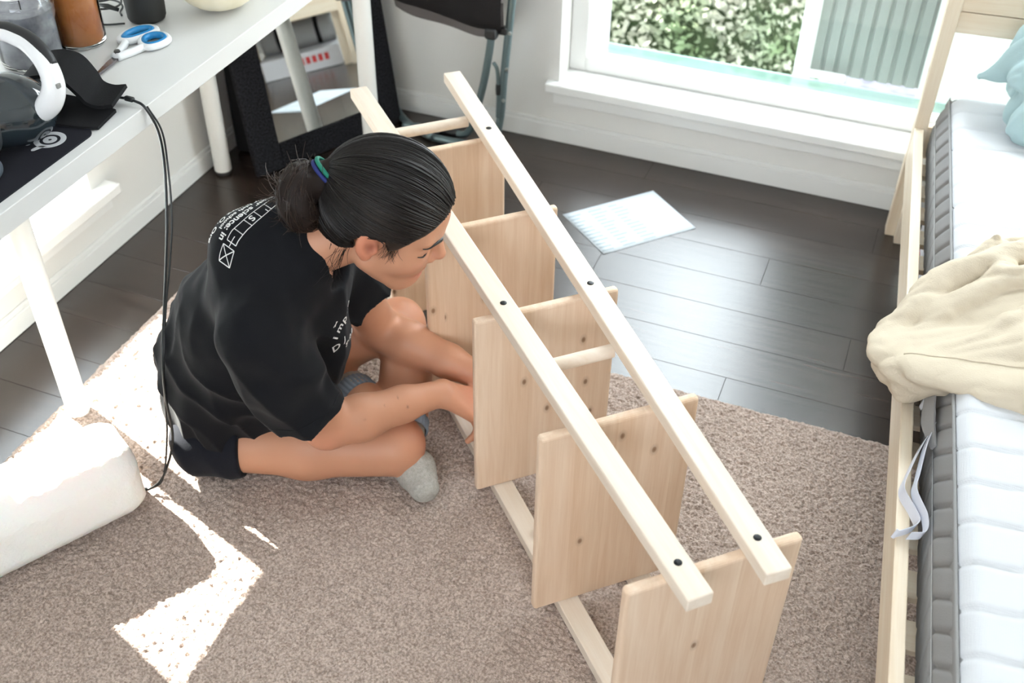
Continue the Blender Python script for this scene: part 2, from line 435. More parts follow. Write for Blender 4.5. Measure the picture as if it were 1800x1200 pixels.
slab('baseboard_back', [((XL, YB-0.013, 0), (2.0, YB, 0.055)), ((XL, YB-0.009, 0.0545), (2.0, YB, 0.068))], M_trim, bev=0.002, kind='structure')
# back window
win = props(slab('window_1', [((VX0, 2.945, VZ0+0.001), (VX0+0.052, 2.995, VZ1)), ((VX1-0.052, 2.945, VZ0+0.008), (VX1, 2.995, VZ1)),
                              ((VX0+0.0521, 2.945, VZ0+0.001), (VX1-0.0521, 2.995, VZ0+0.047)), ((VX0+0.0521, 2.945, VZ1-0.05), (VX1-0.0521, 2.995, VZ1))], M_trim, bev=0.003), kind='structure')
box('glass_pane', (VX0+0.05, 2.967, VZ0+0.045), (VX1-0.05, 2.973, VZ1-0.048), M_glass, win)
M_sill = mat('gloss_sill_paint', (0.82, 0.82, 0.80), 0.18, 0.5)
box('sill', (-0.988, 2.826, VZ0-0.03), (1.96, 2.96, VZ0), M_sill, win, bev=0.005)
box('apron', (-0.965, 2.842, 0.128), (1.95, YB, VZ0-0.03), M_trim, win, bev=0.002)
# left window (low, behind the desk legs)
win2 = props(slab('window_2', [((-1.975, WY0, WZ0), (-1.935, WY0+0.035, WZ1)), ((-1.975, WY1-0.035, WZ0), (-1.935, WY1, WZ1)),
                               ((-1.975, WY0+0.0351, WZ0), (-1.935, WY1-0.0351, WZ0+0.03)), ((-1.975, WY0+0.0351, WZ1-0.03), (-1.935, WY1-0.0351, WZ1))], M_trim, bev=0.003), kind='structure')
box('glass_pane', (-1.958, WY0+0.03, WZ0+0.028), (-1.953, WY1-0.03, WZ1-0.028), M_glass, win2)
box('sill', (-1.94, WY0-0.06, WZ0-0.03), (XL+0.045, WY1+0.06, WZ0), M_sill, win2, bev=0.005)
box('apron', (XL, WY0-0.05, 0.12), (XL+0.012, WY1+0.05, WZ0-0.03), M_trim, win2, bev=0.002)

# ------------------------------------------------------------------ outside the window
M_conc = mat('pale_balcony_paving', (0.62, 0.66, 0.62), 0.8, 0.2, bump=(60, 0.2))
M_asph = mat('dark_asphalt', (0.035, 0.037, 0.05), 0.9, 0.1, bump=(90, 0.6), var=(14, (0.07, 0.072, 0.09)))
slab('ground_outside', [((-9, 3.6, -1.1), (9, 14, -1.0))], M_asph, kind='structure')
slab('balcony_slab', [((-0.40, 3.03, -0.30), (2.6, 3.62, -0.14))], M_conc, kind='structure')
slab('wall_sun_block', [((-1.35, 3.031, -1.0), (-1.12, 3.95, 2.7))], mat('sun_block_grey', (0.5, 0.5, 0.49), 0.9, 0.1), kind='structure')  # unseen wall added to keep the sun out of the back window
M_up = bpy.data.materials.new('mint_glass'); M_up.use_nodes = True
def mint():
    nt = M_up.node_tree; b = nt.nodes['Principled BSDF']
    b.inputs['Base Color'].default_value = (0.50, 0.76, 0.67, 1); b.inputs['Roughness'].default_value = 0.15; b.inputs['Alpha'].default_value = 0.55
mint()
pr_ = thing('glass_railing', (0.3, 3.1, -0.14), 'low mint tinted glass screen just outside the window', 'glass screen')
box('glass_panel', (-0.975, 3.09, -0.2), (2.4, 3.10, 0.226), M_up, pr_, bev=0.002)
box('base_rail', (-0.975, 3.075, -0.22), (2.4, 3.115, -0.18), M_trim, pr_, bev=0.003)
# white door frame with grey corrugated panel
M_wext = mat('white_exterior_paint', (0.85, 0.85, 0.83), 0.5, 0.3)
M_corr = mat('grey_corrugated_panel', (0.30, 0.31, 0.295), 0.6, 0.3)
dr = thing('exterior_screen', (0.0, 3.65, -0.14), 'grey ribbed outdoor panel held in a white post frame', 'screen')
box('frame_post', (-0.362, 3.58, -0.14), (-0.312, 3.64, 2.2), M_wext, dr, bev=0.003)
box('frame_post', (0.045, 3.58, -0.14), (0.105, 3.64, 2.2), M_wext, dr, bev=0.003)
box('side_panel', (0.106, 3.60, -0.14), (1.6, 3.63, 2.2), M_wext, dr, bev=0.003)
box('bracket', (-0.315, 3.57, 0.000), (-0.19, 3.60, 0.018), M_wext, dr, bev=0.004)
box('foot', (-0.385, 3.57, -0.14), (-0.29, 3.645, -0.09), M_wext, dr, bev=0.004)
def corr():
    V, F = [], []; x = -0.312; n = 0
    prof = []
    while x < 0.045:
        prof += [(x, 3.62), (x+0.030, 3.62), (x+0.033, 3.628), (x+0.042, 3.628)]; x += 0.045
    for px, py in prof:
        for z in (0.0, 2.2):
            V.append((px, py, z)); V.append((px, py+0.004, z))
    for i in range(len(prof)-1):
        a = 4*i; F += [(a, a+4, a+6, a+2), (a+1, a+3, a+7, a+5), (a, a+1, a+5, a+4), (a+2, a+6, a+7, a+3)]
    mesh_obj('ribbed_panel', V, F, M_corr, dr)
corr()
# hedge
M_leaf = mat('hedge_leaves', (0.095, 0.145, 0.06), 0.5, 0.4, var=(4.0, (0.25, 0.25, 0.19)))
M_hcore = mat('hedge_core', (0.03, 0.045, 0.02), 0.9, 0.1)
hg = thing('hedge', (-1.3, 4.9, -1.0), 'rounded green hedge seen outside through the window', 'hedge')
def hedge():
    g = Field((-2.7, 4.0, -1.05), (-0.2, 5.8, 0.55), 0.05)
    for c, r in [((-1.0, 4.85, -0.5), (0.62, 0.6, 0.62)), ((-1.7, 4.9, -0.45), (0.8, 0.6, 0.75)), ((-0.85, 4.75, -0.72), (0.42, 0.5, 0.42)), ((-1.4, 4.75, -0.7), (0.9, 0.6, 0.5))]:
        g.ell(c, r, None, 0.15)
    V, F = g.mesh(); V = smooth_mesh(V, F, 1)
    Nn = vnormals(V, F)
    mesh_obj('hedge_core', V, F, M_hcore, hg, smooth=True)
    n = 42000
    fi = rng.integers(0, len(F), n); w = rng.dirichlet((1, 1, 1, 1), n)
    P = sum(V[F[fi, i]]*w[:, i:i+1] for i in range(4)); Q = sum(Nn[F[fi, i]]*w[:, i:i+1] for i in range(4))
    clump = vnoise(P*6.0, 5)
    P = P+Q*(rng.random(n)*0.10-0.02+0.10*(clump-0.5))[:, None]
    d = Q*0.8+rng.normal(size=(n, 3))*0.75+np.array([0, 0, 0.35]); d /= np.linalg.norm(d, axis=1)[:, None]
    t = np.cross(d, rng.normal(size=(n, 3))); t /= np.linalg.norm(t, axis=1)[:, None]; bq = np.cross(d, t)
    s = (0.012+0.013*rng.random(n))[:, None]
    VV = np.stack([P-t*s, P+bq*s*0.55, P+t*s, P-bq*s*0.55], 1).reshape(-1, 3)
    FF = np.arange(4*n).reshape(-1, 4)
    props(mesh_obj('leaves', VV, FF, M_leaf, hg), kind='stuff')
hedge()

# ------------------------------------------------------------------ the rug
def rug():
    x0, x1, y0, y1, h = -1.578, 0.50, 0.45, 1.888, 0.0026
    nx, ny = int((x1-x0)/h), int((y1-y0)/h)
    X, Y = np.meshgrid(np.linspace(x0, x1, nx), np.linspace(y0, y1, ny), indexing='ij')
    a = 0.012
    Z0 = np.zeros_like(X)
    wob = (vnoise(np.stack([X*9, Y*9, Z0], -1), 3)-0.5)*0.012+(vnoise(np.stack([X*70, Y*70, Z0], -1), 4)-0.5)*0.010
    X = X+wob*np.clip(1-np.minimum(X-x0, x1-X)/0.06, 0, 1); Y = Y+wob*np.clip(1-np.minimum(Y-y0, y1-Y)/0.06, 0, 1)
    P = np.stack([X, Y, Z0], -1)
    q = P*np.array([1/0.0105, 1/0.0105, 1]); q[..., 0] += 0.9*vnoise(P*60, 8); q[..., 1] += 0.9*vnoise(P*60, 9)
    n1 = vnoise(q, 1); n2 = vnoise(P/0.006, 2); n3 = vnoise(P/0.05, 6)
    cell = 0.0088
    w = np.stack([P[..., 0]+0.006*(vnoise(P/0.012, 14)-0.5), P[..., 1]+0.006*(vnoise(P/0.012, 15)-0.5)], -1)/cell
    ci = np.floor(w).astype(int); d1 = np.full(w.shape[:2], 9.0)
    tab = np.random.default_rng(5).random((64, 64, 3)); hh = np.zeros_like(d1)
    for dx in (-1, 0, 1):
        for dy in (-1, 0, 1):
            jx, jy = ci[..., 0]+dx, ci[..., 1]+dy; r = tab[jx % 64, jy % 64]
            d = np.hypot(jx+r[..., 0]-w[..., 0], jy+r[..., 1]-w[..., 1])
            b_ = d < d1; hh = np.where(b_, r[..., 2], hh); d1 = np.where(b_, d, d1)
    hgt = 0.0066*np.clip(1-(d1/0.95)**2, 0, 1)*(0.55+0.6*hh)+0.0016*n2+0.004*n3
    e = np.minimum.reduce([P[..., 0]-x0, x1-P[..., 0], P[..., 1]-y0, y1-P[..., 1]])
    edge = np.clip(e/0.012, 0, 1)
    Z = 0.0015+(0.0035+hgt)*np.sqrt(np.clip(edge, 0, 1))
    X = X+0.004*(vnoise(P/0.008, 12)-0.5); Y = Y+0.004*(vnoise(P/0.008, 13)-0.5)
    V = np.stack([X, Y, Z], -1).reshape(-1, 3)
    I = np.arange(nx*ny).reshape(nx, ny)
    F = np.stack([I[:-1, :-1], I[1:, :-1], I[1:, 1:], I[:-1, 1:]], -1).reshape(-1, 4)
    m = mat('rug_wool', (0.30, 0.222, 0.180), 0.95, 0.05, bump=(380, 1.0), var=(210, (0.60, 0.48, 0.415)), Sheen_Weight=0.25)
    o = mesh_obj('rug', V, F, m, None, smooth=True)
    props(o, 'large taupe shaggy rug spread over the dark wood floor', 'rug')
rug()

# ------------------------------------------------------------------ the wooden shelf unit lying on its side
UU = Vector((0.675, -0.738, 0)).normalized(); VV_ = Vector((0.738, 0.675, 0)).normalized()
def VU(v, u, z): return UU*u + VV_*v + Vector((0, 0, z))
M_screw = mat('black_screw', (0.015, 0.015, 0.016), 0.35, 0.5, 0.6)
M_hole = mat('screw_socket', (0.003, 0.003, 0.003), 0.8, 0.1)
def shelf():
    t = thing('shelf_unit', VU(0.64, -1.5, 0.015), 'unfinished pale pine shelf unit lying on its side on the rug', 'shelf')
    for uA in (-2.045, -1.742, -1.452, -1.141, -0.826):
        M = frame(VU(0.64, uA, 0.260), (0, 0, 1), y=VV_)
        link('shelf_board', box_me('shelf_board', 0.440, 0.284, 0.0185, 0.0062, 3), M_pine, t, M)
    for z, top in ((0.491, True), (0.027, False)):
        for a, b in ((0.525, 0.581), (0.755, 0.703)):
            A, B = VU(a, -2.328, z), VU(b, -0.763, z)
            M = frame((A+B)/2, B-A, z=(0, 0, 1))
            p = link('post', box_me('post', (B-A).length, 0.041, 0.0245, 0.0022, 2), M_post, t, M)
            if top:
                for uA in (-2.045, -1.452, -0.826):
                    f = (uA+2.328)/(2.328-0.763); c = A+(B-A)*f
                    V, F = [], []
                    Ms = Matrix.Translation(c+Vector((0, 0, 0.01225)))
                    s = lathe('screw', [(0.0002, 0.0012), (0.0026, 0.0012), (0.0028, 0.0010), (0.0052, 0.0009), (0.0062, 0.0004), (0.0064, -0.002)], None, M_screw, p, n=20, M=Ms)
            else:
                pass
    for z in (0.468, 0.050):
        for uR in (-2.15, -1.303):
            f = (uR+2.328)/(2.328-0.763)
            a = 0.525+(0.581-0.525)*f+0.018; b = 0.755+(0.703-0.755)*f-0.018
            A, B = VU(a, uR, z), VU(b, uR, z)
            tube('dowel_rail', [A, A+(B-A)*0.5, B], 0.0125, M_post, t, n=20)
            autosmooth(bpy.data.objects[list(WM)[-1]])
shelf()
# ------------------------------------------------------------------ the desk
def desk():
    t = thing('desk', (-1.5, 1.5, 0), 'long white desk on round tube legs along the left wall', 'desk')
    box('desktop', (-1.838, 0.35, 0.690), (-1.290, 2.575, 0.730), M_white_lam, t, bev=0.0015)
    M_foot = mat('black_leg_foot', (0.02, 0.02, 0.02), 0.6)
    for x, y in ((-1.525, 1.314), (-1.786, 2.302), (-1.400, 2.505), (-1.786, 0.45), (-1.40, 0.45)):
        lathe('leg', [(0.0245, 0.012), (0.0245, 0.68), (0.03, 0.68), (0.03, 0.69)], (x, y, 0), M_steel_w, t, n=32)
        o = lathe('leg_foot', [(0.021, 0.0), (0.0225, 0.004), (0.0225, 0.012)], (x, y, 0.0), M_foot, t, n=24)
desk()
ZD = 0.730
# mouse pad with printed emblem
M_pad = mat('mouse_pad_cloth', (0.012, 0.012, 0.017), 0.85, 0.2, bump=(700, 0.2))
M_print = mat('pad_print_grey', (0.52, 0.52, 0.54), 0.8, 0.2)
def flat_poly(name, loops, z0, z1, m, parent, M):
    bm = bmesh.new()
    for lp in loops:
        vs = [bm.verts.new((x, y, z0)) for x, y in lp]
        f = bm.faces.new(vs)
        r = bmesh.ops.extrude_face_region(bm, geom=[f]); bmesh.ops.translate(bm, verts=[v for v in r['geom'] if isinstance(v, bmesh.types.BMVert)], vec=(0, 0, z1-z0))
    bmesh.ops.recalc_face_normals(bm, faces=bm.faces)
    me = bpy.data.meshes.new(name); bm.to_mesh(me); bm.free()
    return link(name, me, m, parent, M)
def rrect(x0, y0, x1, y1, r, n=8):
    P = []
    for cx, cy, a0 in ((x1-r, y1-r, 0), (x0+r, y1-r, 90), (x0+r, y0+r, 180), (x1-r, y0+r, 270)):
        for i in range(n+1):
            a = math.radians(a0+90*i/n); P.append((cx+r*math.cos(a), cy+r*math.sin(a)))
    return P
def circ(cx, cy, r, n=28): return [(cx+r*math.cos(2*math.pi*i/n), cy+r*math.sin(2*math.pi*i/n)) for i in range(n)]
def pad():
    t = thing('mouse_pad', (-1.45, 1.1, ZD), 'black cloth mouse pad with grey round emblem on the white desk', 'mouse pad')
    flat_poly('pad', [rrect(-1.60, 0.78, -1.313, 1.362, 0.024)], ZD, ZD+0.0035, M_pad, t, None)
    # emblem: ring, inner disc, two prongs and a dot, in its own frame (x along the emblem axis)
    M = frame((-1.3665, 1.302, ZD+0.0036), (-0.72, -0.69, 0), z=(0, 0, 1))
    def annul(r0, r1, n=40):
        return [[(r0*math.cos(a), r0*math.sin(a)), (r1*math.cos(a), r1*math.sin(a)), (r1*math.cos(b), r1*math.sin(b)), (r0*math.cos(b), r0*math.sin(b))] for a, b in ((2*math.pi*i/n, 2*math.pi*(i+1)/n) for i in range(n))]
    loops = annul(0.0178, 0.0275)+annul(0.0030, 0.0120)+[circ(0.0375, 0.001, 0.0052)]
    for s in (1, -1):
        loops.append([(0.006, s*0.020), (0.022, s*0.0155), (0.031, s*0.0215), (0.0335, s*0.0245), (0.033, s*0.0285), (0.029, s*0.0295), (0.020, s*0.0255)][::s])
    props(flat_poly('emblem', loops, 0, 0.0003, M_print, t, M), kind='stuff')
pad()
def mouse():
    t = thing('computer_mouse', (-1.385, 1.165, ZD), 'dark grey computer mouse at the edge of the black pad', 'mouse')
    g = Field((-1.46, 1.06, ZD), (-1.32, 1.22, ZD+0.06), 0.0025)
    g.ell((-1.385, 1.140, ZD+0.012), (0.031, 0.058, 0.028), None, 0)
    g.plane((0, 0, ZD+0.004), (0, 0, -1))
    V, F = g.mesh()
    mesh_obj('mouse_shell', V, F, mat('mouse_grey', (0.07, 0.085, 0.11), 0.45), t, smooth=True)
    lathe('scroll_wheel', [(0.001, -0.003), (0.007, -0.003), (0.008, 0), (0.007, 0.003), (0.001, 0.003)], (0, 0, 0), mat('wheel_black', (0.02, 0.02, 0.02)), t, n=16, M=frame((-1.385, 1.175, ZD+0.034), (0, 1, 0), z=(1, 0, 0)))
mouse()
# handheld vacuum
def vacuum():
    t = thing('handheld_vacuum', (-1.43, 1.25, ZD), 'black and white handheld vacuum lying on the desk by the jars', 'vacuum cleaner')
    M_vb = mat('smoky_plastic', (0.018, 0.026, 0.032), 0.12, 0.6, Coat_Weight=0.6)
    M_vw = mat('white_plastic', (0.80, 0.80, 0.81), 0.22, 0.5)
    M_vg = mat('grip_rubber', (0.018, 0.018, 0.02), 0.5, 0.4)
    M_vgrey = mat('vacuum_dark_grey', (0.05, 0.055, 0.06), 0.3, 0.5)
    g = Field((-1.64, 0.98, ZD+0.002), (-1.30, 1.42, 0.92), 0.0035)
    g.cone((-1.425, 1.275, 0.796), (-1.475, 1.12, 0.80), 0.060, 0.062, 0.02)
    g.cone((-1.400, 1.300, 0.785), (-1.40, 1.29, 0.785), 0.052, 0.05, 0.03)
    g.cone((-1.475, 1.12, 0.80), (-1.50, 1.03, 0.79), 0.062, 0.04, 0.03)
    g.plane((0, 0, ZD+0.0055), (0, 0, -1))
    V, F = g.mesh(); mesh_obj('dust_canister', V, F, M_vb, t, smooth=True)
    # moulded ring bands around the canister
    A = np.array((-1.425, 1.275, 0.796)); D = np.array((-0.05, -0.155, 0.004)); D /= np.linalg.norm(D)
    for i, s in enumerate((0.045, 0.075, 0.11)):
        c = A+D*s; lathe('canister_band', [(0.0595, -0.005), (0.0635, -0.003), (0.0638, 0.003), (0.0595, 0.005)], (0, 0, 0), M_vgrey, t, n=48, M=frame(c, np.cross(D, (0, 0, 1)), z=D))
    path = catmull([(-1.475, 1.24, 0.885), (-1.452, 1.325, 0.905), (-1.400, 1.332, 0.903), (-1.356, 1.322, 0.887), (-1.334, 1.313, 0.858), (-1.332, 1.305, 0.830), (-1.350, 1.296, 0.800), (-1.378, 1.289, 0.783)], 8)
    n = len(path); r = np.interp(np.arange(n)/(n-1), [0, 0.25, 0.6, 0.8, 1], [0.015, 0.0165, 0.0185, 0.0225, 0.018])
    tube('handle', path, r, M_vw, t, n=18, flat=0.8)
    h = bpy.data.objects['handle']
    gp = path[:int(n*0.55)]+np.array([0.0025, 0.0035, 0.0075])
    tube('handle_grip', gp, np.full(len(gp), 0.0125), M_vg, h, n=14, flat=0.75)
    box('status_light', (-1.3185, 1.300, 0.842), (-1.3135, 1.3085, 0.850), mat('grey_indicator', (0.25, 0.25, 0.24), 0.3), h, bev=0.001)
vacuum()
# folded black sleeve
def ribbon(name, path, wdir, w, th, m, parent=None):
    P = catmull(path, 8); wd = np.array(wdir, float); wd /= np.linalg.norm(wd)
    T = np.gradient(P, axis=0); T /= np.linalg.norm(T, axis=1)[:, None]
    V, F = [], []; k = len(P)
    ws = np.full(k, w) if np.isscalar(w) else np.interp(np.arange(k)/(k-1), np.linspace(0, 1, len(w)), w)
    for i in range(k):
        Nn = np.cross(T[i], wd); Nn /= np.linalg.norm(Nn)
        for a, b in ((-1, -1), (1, -1), (1, 1), (-1, 1)): V.append(P[i]+wd*a*ws[i]/2+Nn*b*th/2)
    for i in range(k-1):
        for j in range(4): F.append((i*4+j, i*4+(j+1) % 4, i*4+4+(j+1) % 4, i*4+4+j))
    F += [(3, 2, 1, 0), tuple((k-1)*4+j for j in range(4))]
    o = mesh_obj(name, V, F, m, parent); autosmooth(o, 50)
    return o
def sleeve():
    t = thing('fabric_sleeve', (-1.41, 1.41, ZD), 'folded black neoprene sleeve lying on the desk behind the vacuum', 'sleeve')
    ribbon('upper_flap', [(-1.322, 1.447, 0.757), (-1.350, 1.444, 0.751), (-1.372, 1.440, 0.757), (-1.378, 1.432, 0.780), (-1.398, 1.424, 0.808), (-1.432, 1.414, 0.814), (-1.470, 1.404, 0.80), (-1.49, 1.400, 0.765), (-1.49, 1.40, 0.738)], (0.30, -0.95, 0), [0.078, 0.085, 0.10, 0.105, 0.105], 0.007, M_black, t)
    ribbon('lower_flap', [(-1.318, 1.398, 0.7345), (-1.35, 1.396, 0.7345), (-1.40, 1.395, 0.7345), (-1.47, 1.392, 0.7345)], (0.15, -0.98, 0), [0.066, 0.085, 0.10, 0.10], 0.006, M_black, t)
sleeve()
# hanging cable
def cable():
    t = thing('power_cable', (-1.24, 1.18, 0.02), 'thin black cable hanging from the desk edge to the rug', 'cable')
    M_c = mat('black_cable_rubber', (0.012, 0.014, 0.015), 0.35, 0.5)
    P = [(-1.352, 1.466, 0.739), (-1.334, 1.470, 0.7385), (-1.309, 1.469, 0.738), (-1.286, 1.466, 0.730), (-1.272, 1.470, 0.682), (-1.268, 1.462, 0.615), (-1.252, 1.419, 0.53), (-1.236, 1.371, 0.46), (-1.212, 1.311, 0.40), (-1.190, 1.253, 0.335), (-1.188, 1.231, 0.25), (-1.187, 1.22, 0.14), (-1.205, 1.190, 0.058), (-1.232, 1.172, 0.024), (-1.262, 1.158, 0.022)]
    tube('cord', catmull(P, 10), 0.0026, M_c, t, n=8)
    P2 = [np.array(p)+np.array(o) for p, o in zip(P[3:], [(0.0, 0.005, 0.001), (0.004, 0.005, 0), (0.006, 0.002, 0), (0.009, 0.004, 0), (0.007, 0.003, 0), (0.004, 0.0, 0), (0.003, 0.001, 0), (-0.004, 0.004, 0.0), (-0.014, 0.004, 0.01), (0.002, -0.003, 0.002), (0.006, 0.004, 0.001), (0.005, 0.006, 0)])]
    tube('cord', catmull(P2, 10), 0.0020, M_c, t, n=8)
    M = frame((-1.322, 1.470, 0.7395), (0.97, -0.02, -0.02), z=(0, 0, 1))
    link('connector', box_me('connector', 0.020, 0.010, 0.009, 0.003), M_c, t, M)
cable()
# jars
M_jglass = bpy.data.materials.new('jar_glass'); M_jglass.use_nodes = True
def jg():
    b = M_jglass.node_tree.nodes['Principled BSDF']; b.inputs['Base Color'].default_value = (0.93, 0.96, 0.96, 1)
    b.inputs['Roughness'].default_value = 0.03; b.inputs['Transmission Weight'].default_value = 1.0; b.inputs['IOR'].default_value = 1.42
jg()
def jar(name, x, y, R, H, label, wax, fill):
    t = thing(name, (x, y, ZD), label, 'jar')
    outer = [(0.001, 0.0005), (R*0.86, 0.0005), (R*0.96, 0.004), (R, 0.012), (R, H*0.58), (R*0.975, H*0.61), (R, H*0.64), (R*0.975, H*0.68), (R, H*0.72), (R*0.98, H*0.76), (R*0.97, H*0.83), (R*0.86, H*0.88), (R*0.80, H*0.91), (R*0.86, H*0.93), (R*0.86, H*0.99), (R*0.83, H)]
    inner = [(R*0.80, H*0.99), (R*0.77, H*0.91), (R*0.82, H*0.87), (R*0.93, H*0.82), (R*0.955, H*0.77), (R*0.955, 0.016), (R*0.90, 0.008), (0.001, 0.008)]
    lathe('glass', outer+inner, (x, y, ZD), M_jglass, t, n=56)
    lathe('wax', [(0.001, 0.0085), (R*0.895, 0.0085), (R*0.948, 0.0165), (R*0.948, H*fill-0.003), (R*0.93, H*fill), (R*0.5, H*fill-0.002), (0.001, H*fill-0.003)], (x, y, ZD), wax, t, n=48)
    tube('wick', [(x, y, ZD+H*fill-0.003), (x+0.001, y, ZD+H*fill+0.006), (x+0.003, y, ZD+H*fill+0.012)], 0.0012, M_black, t, n=6)
    return t
jar('candle_jar', -1.600, 1.545, 0.062, 0.155, 'large clear glass candle jar with pale grey wax on the desk', mat('grey_wax', (0.20, 0.19, 0.22), 0.5, 0.3, bump=(60, 0.6), var=(30, (0.40, 0.39, 0.43))), 0.70)
jar('candle_jar', -1.565, 1.648, 0.047, 0.150, 'amber orange candle jar between the clear jar and dark cylinder', mat('orange_wax', (0.58, 0.17, 0.035), 0.35, 0.4, var=(25, (0.68, 0.24, 0.06))), 0.86)
def cup():
    t = thing('black_tumbler', (-1.512, 1.790, ZD), 'matte black cylinder standing behind the blue handled scissors', 'tumbler')
    M_k = mat('matte_black', (0.018, 0.018, 0.017), 0.55, 0.4)
    lathe('body', [(0.001, 0.0), (0.032, 0.0), (0.037, 0.003), (0.0395, 0.009), (0.041, 0.05), (0.0415, 0.15), (0.040, 0.156), (0.037, 0.154), (0.036, 0.02), (0.001, 0.02)], (-1.512, 1.790, ZD), M_k, t, n=56)
    lathe('lid', [(0.001, 0.155), (0.0395, 0.155), (0.0405, 0.158), (0.0395, 0.168), (0.036, 0.171), (0.001, 0.171)], (-1.512, 1.790, ZD), mat('lid_black', (0.03, 0.03, 0.03), 0.3), t, n=48)
cup()
def coil():
    t = thing('coiled_lead', (-1.62, 1.78, ZD), 'thin dark lead coiled between the orange jar and black cylinder', 'cable')
    M_c = mat('lead_rubber', (0.03, 0.035, 0.035), 0.4)
    P = [(-1.565+0.0, 1.775, ZD+0.004)]
    for i in range(0, 26):
        a = i*0.5; P.append((-1.625+0.045*math.cos(a), 1.79+0.035*math.sin(a), ZD+0.003+0.0013*i+0.002*math.sin(a*1.7)))
    tube('lead', catmull(P, 5), 0.0022, M_c, t, n=7)
    tube('lead', catmull([(-1.70, 1.70, ZD+0.003), (-1.63, 1.725, ZD+0.003), (-1.575, 1.725, ZD+0.003), (-1.535, 1.745, ZD+0.004)], 8), 0.002, M_c, t, n=7)
    tube('plug', [(-1.60, 1.755, ZD+0.030), (-1.585, 1.762, ZD+0.026), (-1.565, 1.770, ZD+0.018)], [0.003, 0.0055, 0.004], M_c, t, n=10)
coil()
def scissors():
    t = thing('scissors', (-1.45, 1.61, ZD), 'open scissors with white and blue handles on the white desk', 'scissors')
    M_sw = mat('scissor_white', (0.78, 0.79, 0.80), 0.3); M_sb = mat('scissor_blue', (0.015, 0.22, 0.50), 0.4); M_st = mat('scissor_steel', (0.22, 0.20, 0.21), 0.25, 0.5, 1.0)
    pv = np.array((-1.452, 1.611, ZD+0.006))
    for nm, tip, w in (('blade', (-1.440, 1.511), 0.008), ('blade', (-1.4375, 1.513), 0.007)):
        d = np.array((tip[0]-pv[0], tip[1]-pv[1])); Ln = np.linalg.norm(d); d /= Ln
        M = frame((pv[0], pv[1], ZD+0.003+(0.0022 if w == 0.008 else 0)), (d[0], d[1], 0), z=(0, 0, 1))
        flat_poly(nm, [[(-0.006, -w), (0.03, -w), (Ln, -0.0005), (Ln, 0.0005), (0.03, w*0.7), (-0.006, w*0.7)]], 0, 0.002, M_st, t, M)
    zc = ZD+0.0085
    def bow(loop, shank):
        h = tube('handle', catmull([(x, y, zc) for x, y in loop], 6, closed=True), 0.0072, M_sw, t, n=12, closed=True, flat=0.95)
        c = np.mean(np.array(loop), 0)
        tube('grip_lining', catmull([(c[0]+(x-c[0])*0.80, c[1]+(y-c[1])*0.80, zc+0.001) for x, y in loop], 6, closed=True), 0.0062, M_sb, h, n=10, closed=True, flat=1.2)
        tube('shank', catmull([(x, y, zc-0.001) for x, y in shank], 6), [*np.linspace(0.0085, 0.0075, 6*(len(shank)-1)+1)], M_sw, h, n=12)
    bow([(-1.489, 1.668), (-1.496, 1.695), (-1.486, 1.728), (-1.463, 1.742), (-1.447, 1.730), (-1.455, 1.700), (-1.470, 1.672)], [(-1.455, 1.604), (-1.463, 1.636), (-1.475, 1.668)])
    bow([(-1.437, 1.668), (-1.452, 1.692), (-1.444, 1.716), (-1.422, 1.722), (-1.402, 1.708), (-1.402, 1.684), (-1.416, 1.664)], [(-1.449, 1.604), (-1.438, 1.632), (-1.428, 1.664)])
    lathe('pivot_screw', [(0.001, 0.004), (0.0055, 0.0036), (0.0065, 0.001), (0.0065, -0.003)], (pv[0], pv[1], ZD+0.0155), mat('pivot_dark', (0.02, 0.02, 0.02), 0.4), t, n=20)
    lathe('pivot_boss', [(0.001, 0.0), (0.0105, 0.0), (0.011, 0.003), (0.010, 0.010), (0.001, 0.011)], (pv[0], pv[1], ZD+0.004), M_sw, t, n=20)
scissors()
def pumpkin():
    c = (-1.405, 1.905, ZD)
    t = thing('pumpkin', c, 'smooth cream white pumpkin at the far end of the desk', 'pumpkin')
    V, F = [], []; nu, nv = 72, 28
    for i in range(nv+1):
        ph = math.pi*i/nv
        for j in range(nu):
            a = 2*math.pi*j/nu; rib = 1-0.035*abs(math.cos(a*5))**6*math.sin(ph)
            r = 0.088*math.sin(ph)**0.85*rib; z = 0.062-0.062*math.cos(ph)
            z += 0.012*math.exp(-(r/0.03)**2)*(1 if i < nv/2 else -1)
            V.append((c[0]+r*math.cos(a), c[1]+r*math.sin(a), ZD+max(z, 0.0)))
    for i in range(nv):
        for j in range(nu):
            j2 = (j+1) % nu; F.append((i*nu+j, i*nu+j2, (i+1)*nu+j2, (i+1)*nu+j))
    mesh_obj('rind', V, F, mat('cream_rind', (0.80, 0.72, 0.53), 0.45, 0.4, var=(20, (0.84, 0.78, 0.62))), t, smooth=True)
    tube('stem', [(c[0], c[1], ZD+0.105), (c[0], c[1], ZD+0.13), (c[0]+0.006, c[1], ZD+0.15)], [0.012, 0.008, 0.009], mat('dry_stem', (0.35, 0.27, 0.14), 0.8), t, n=8)
pumpkin()

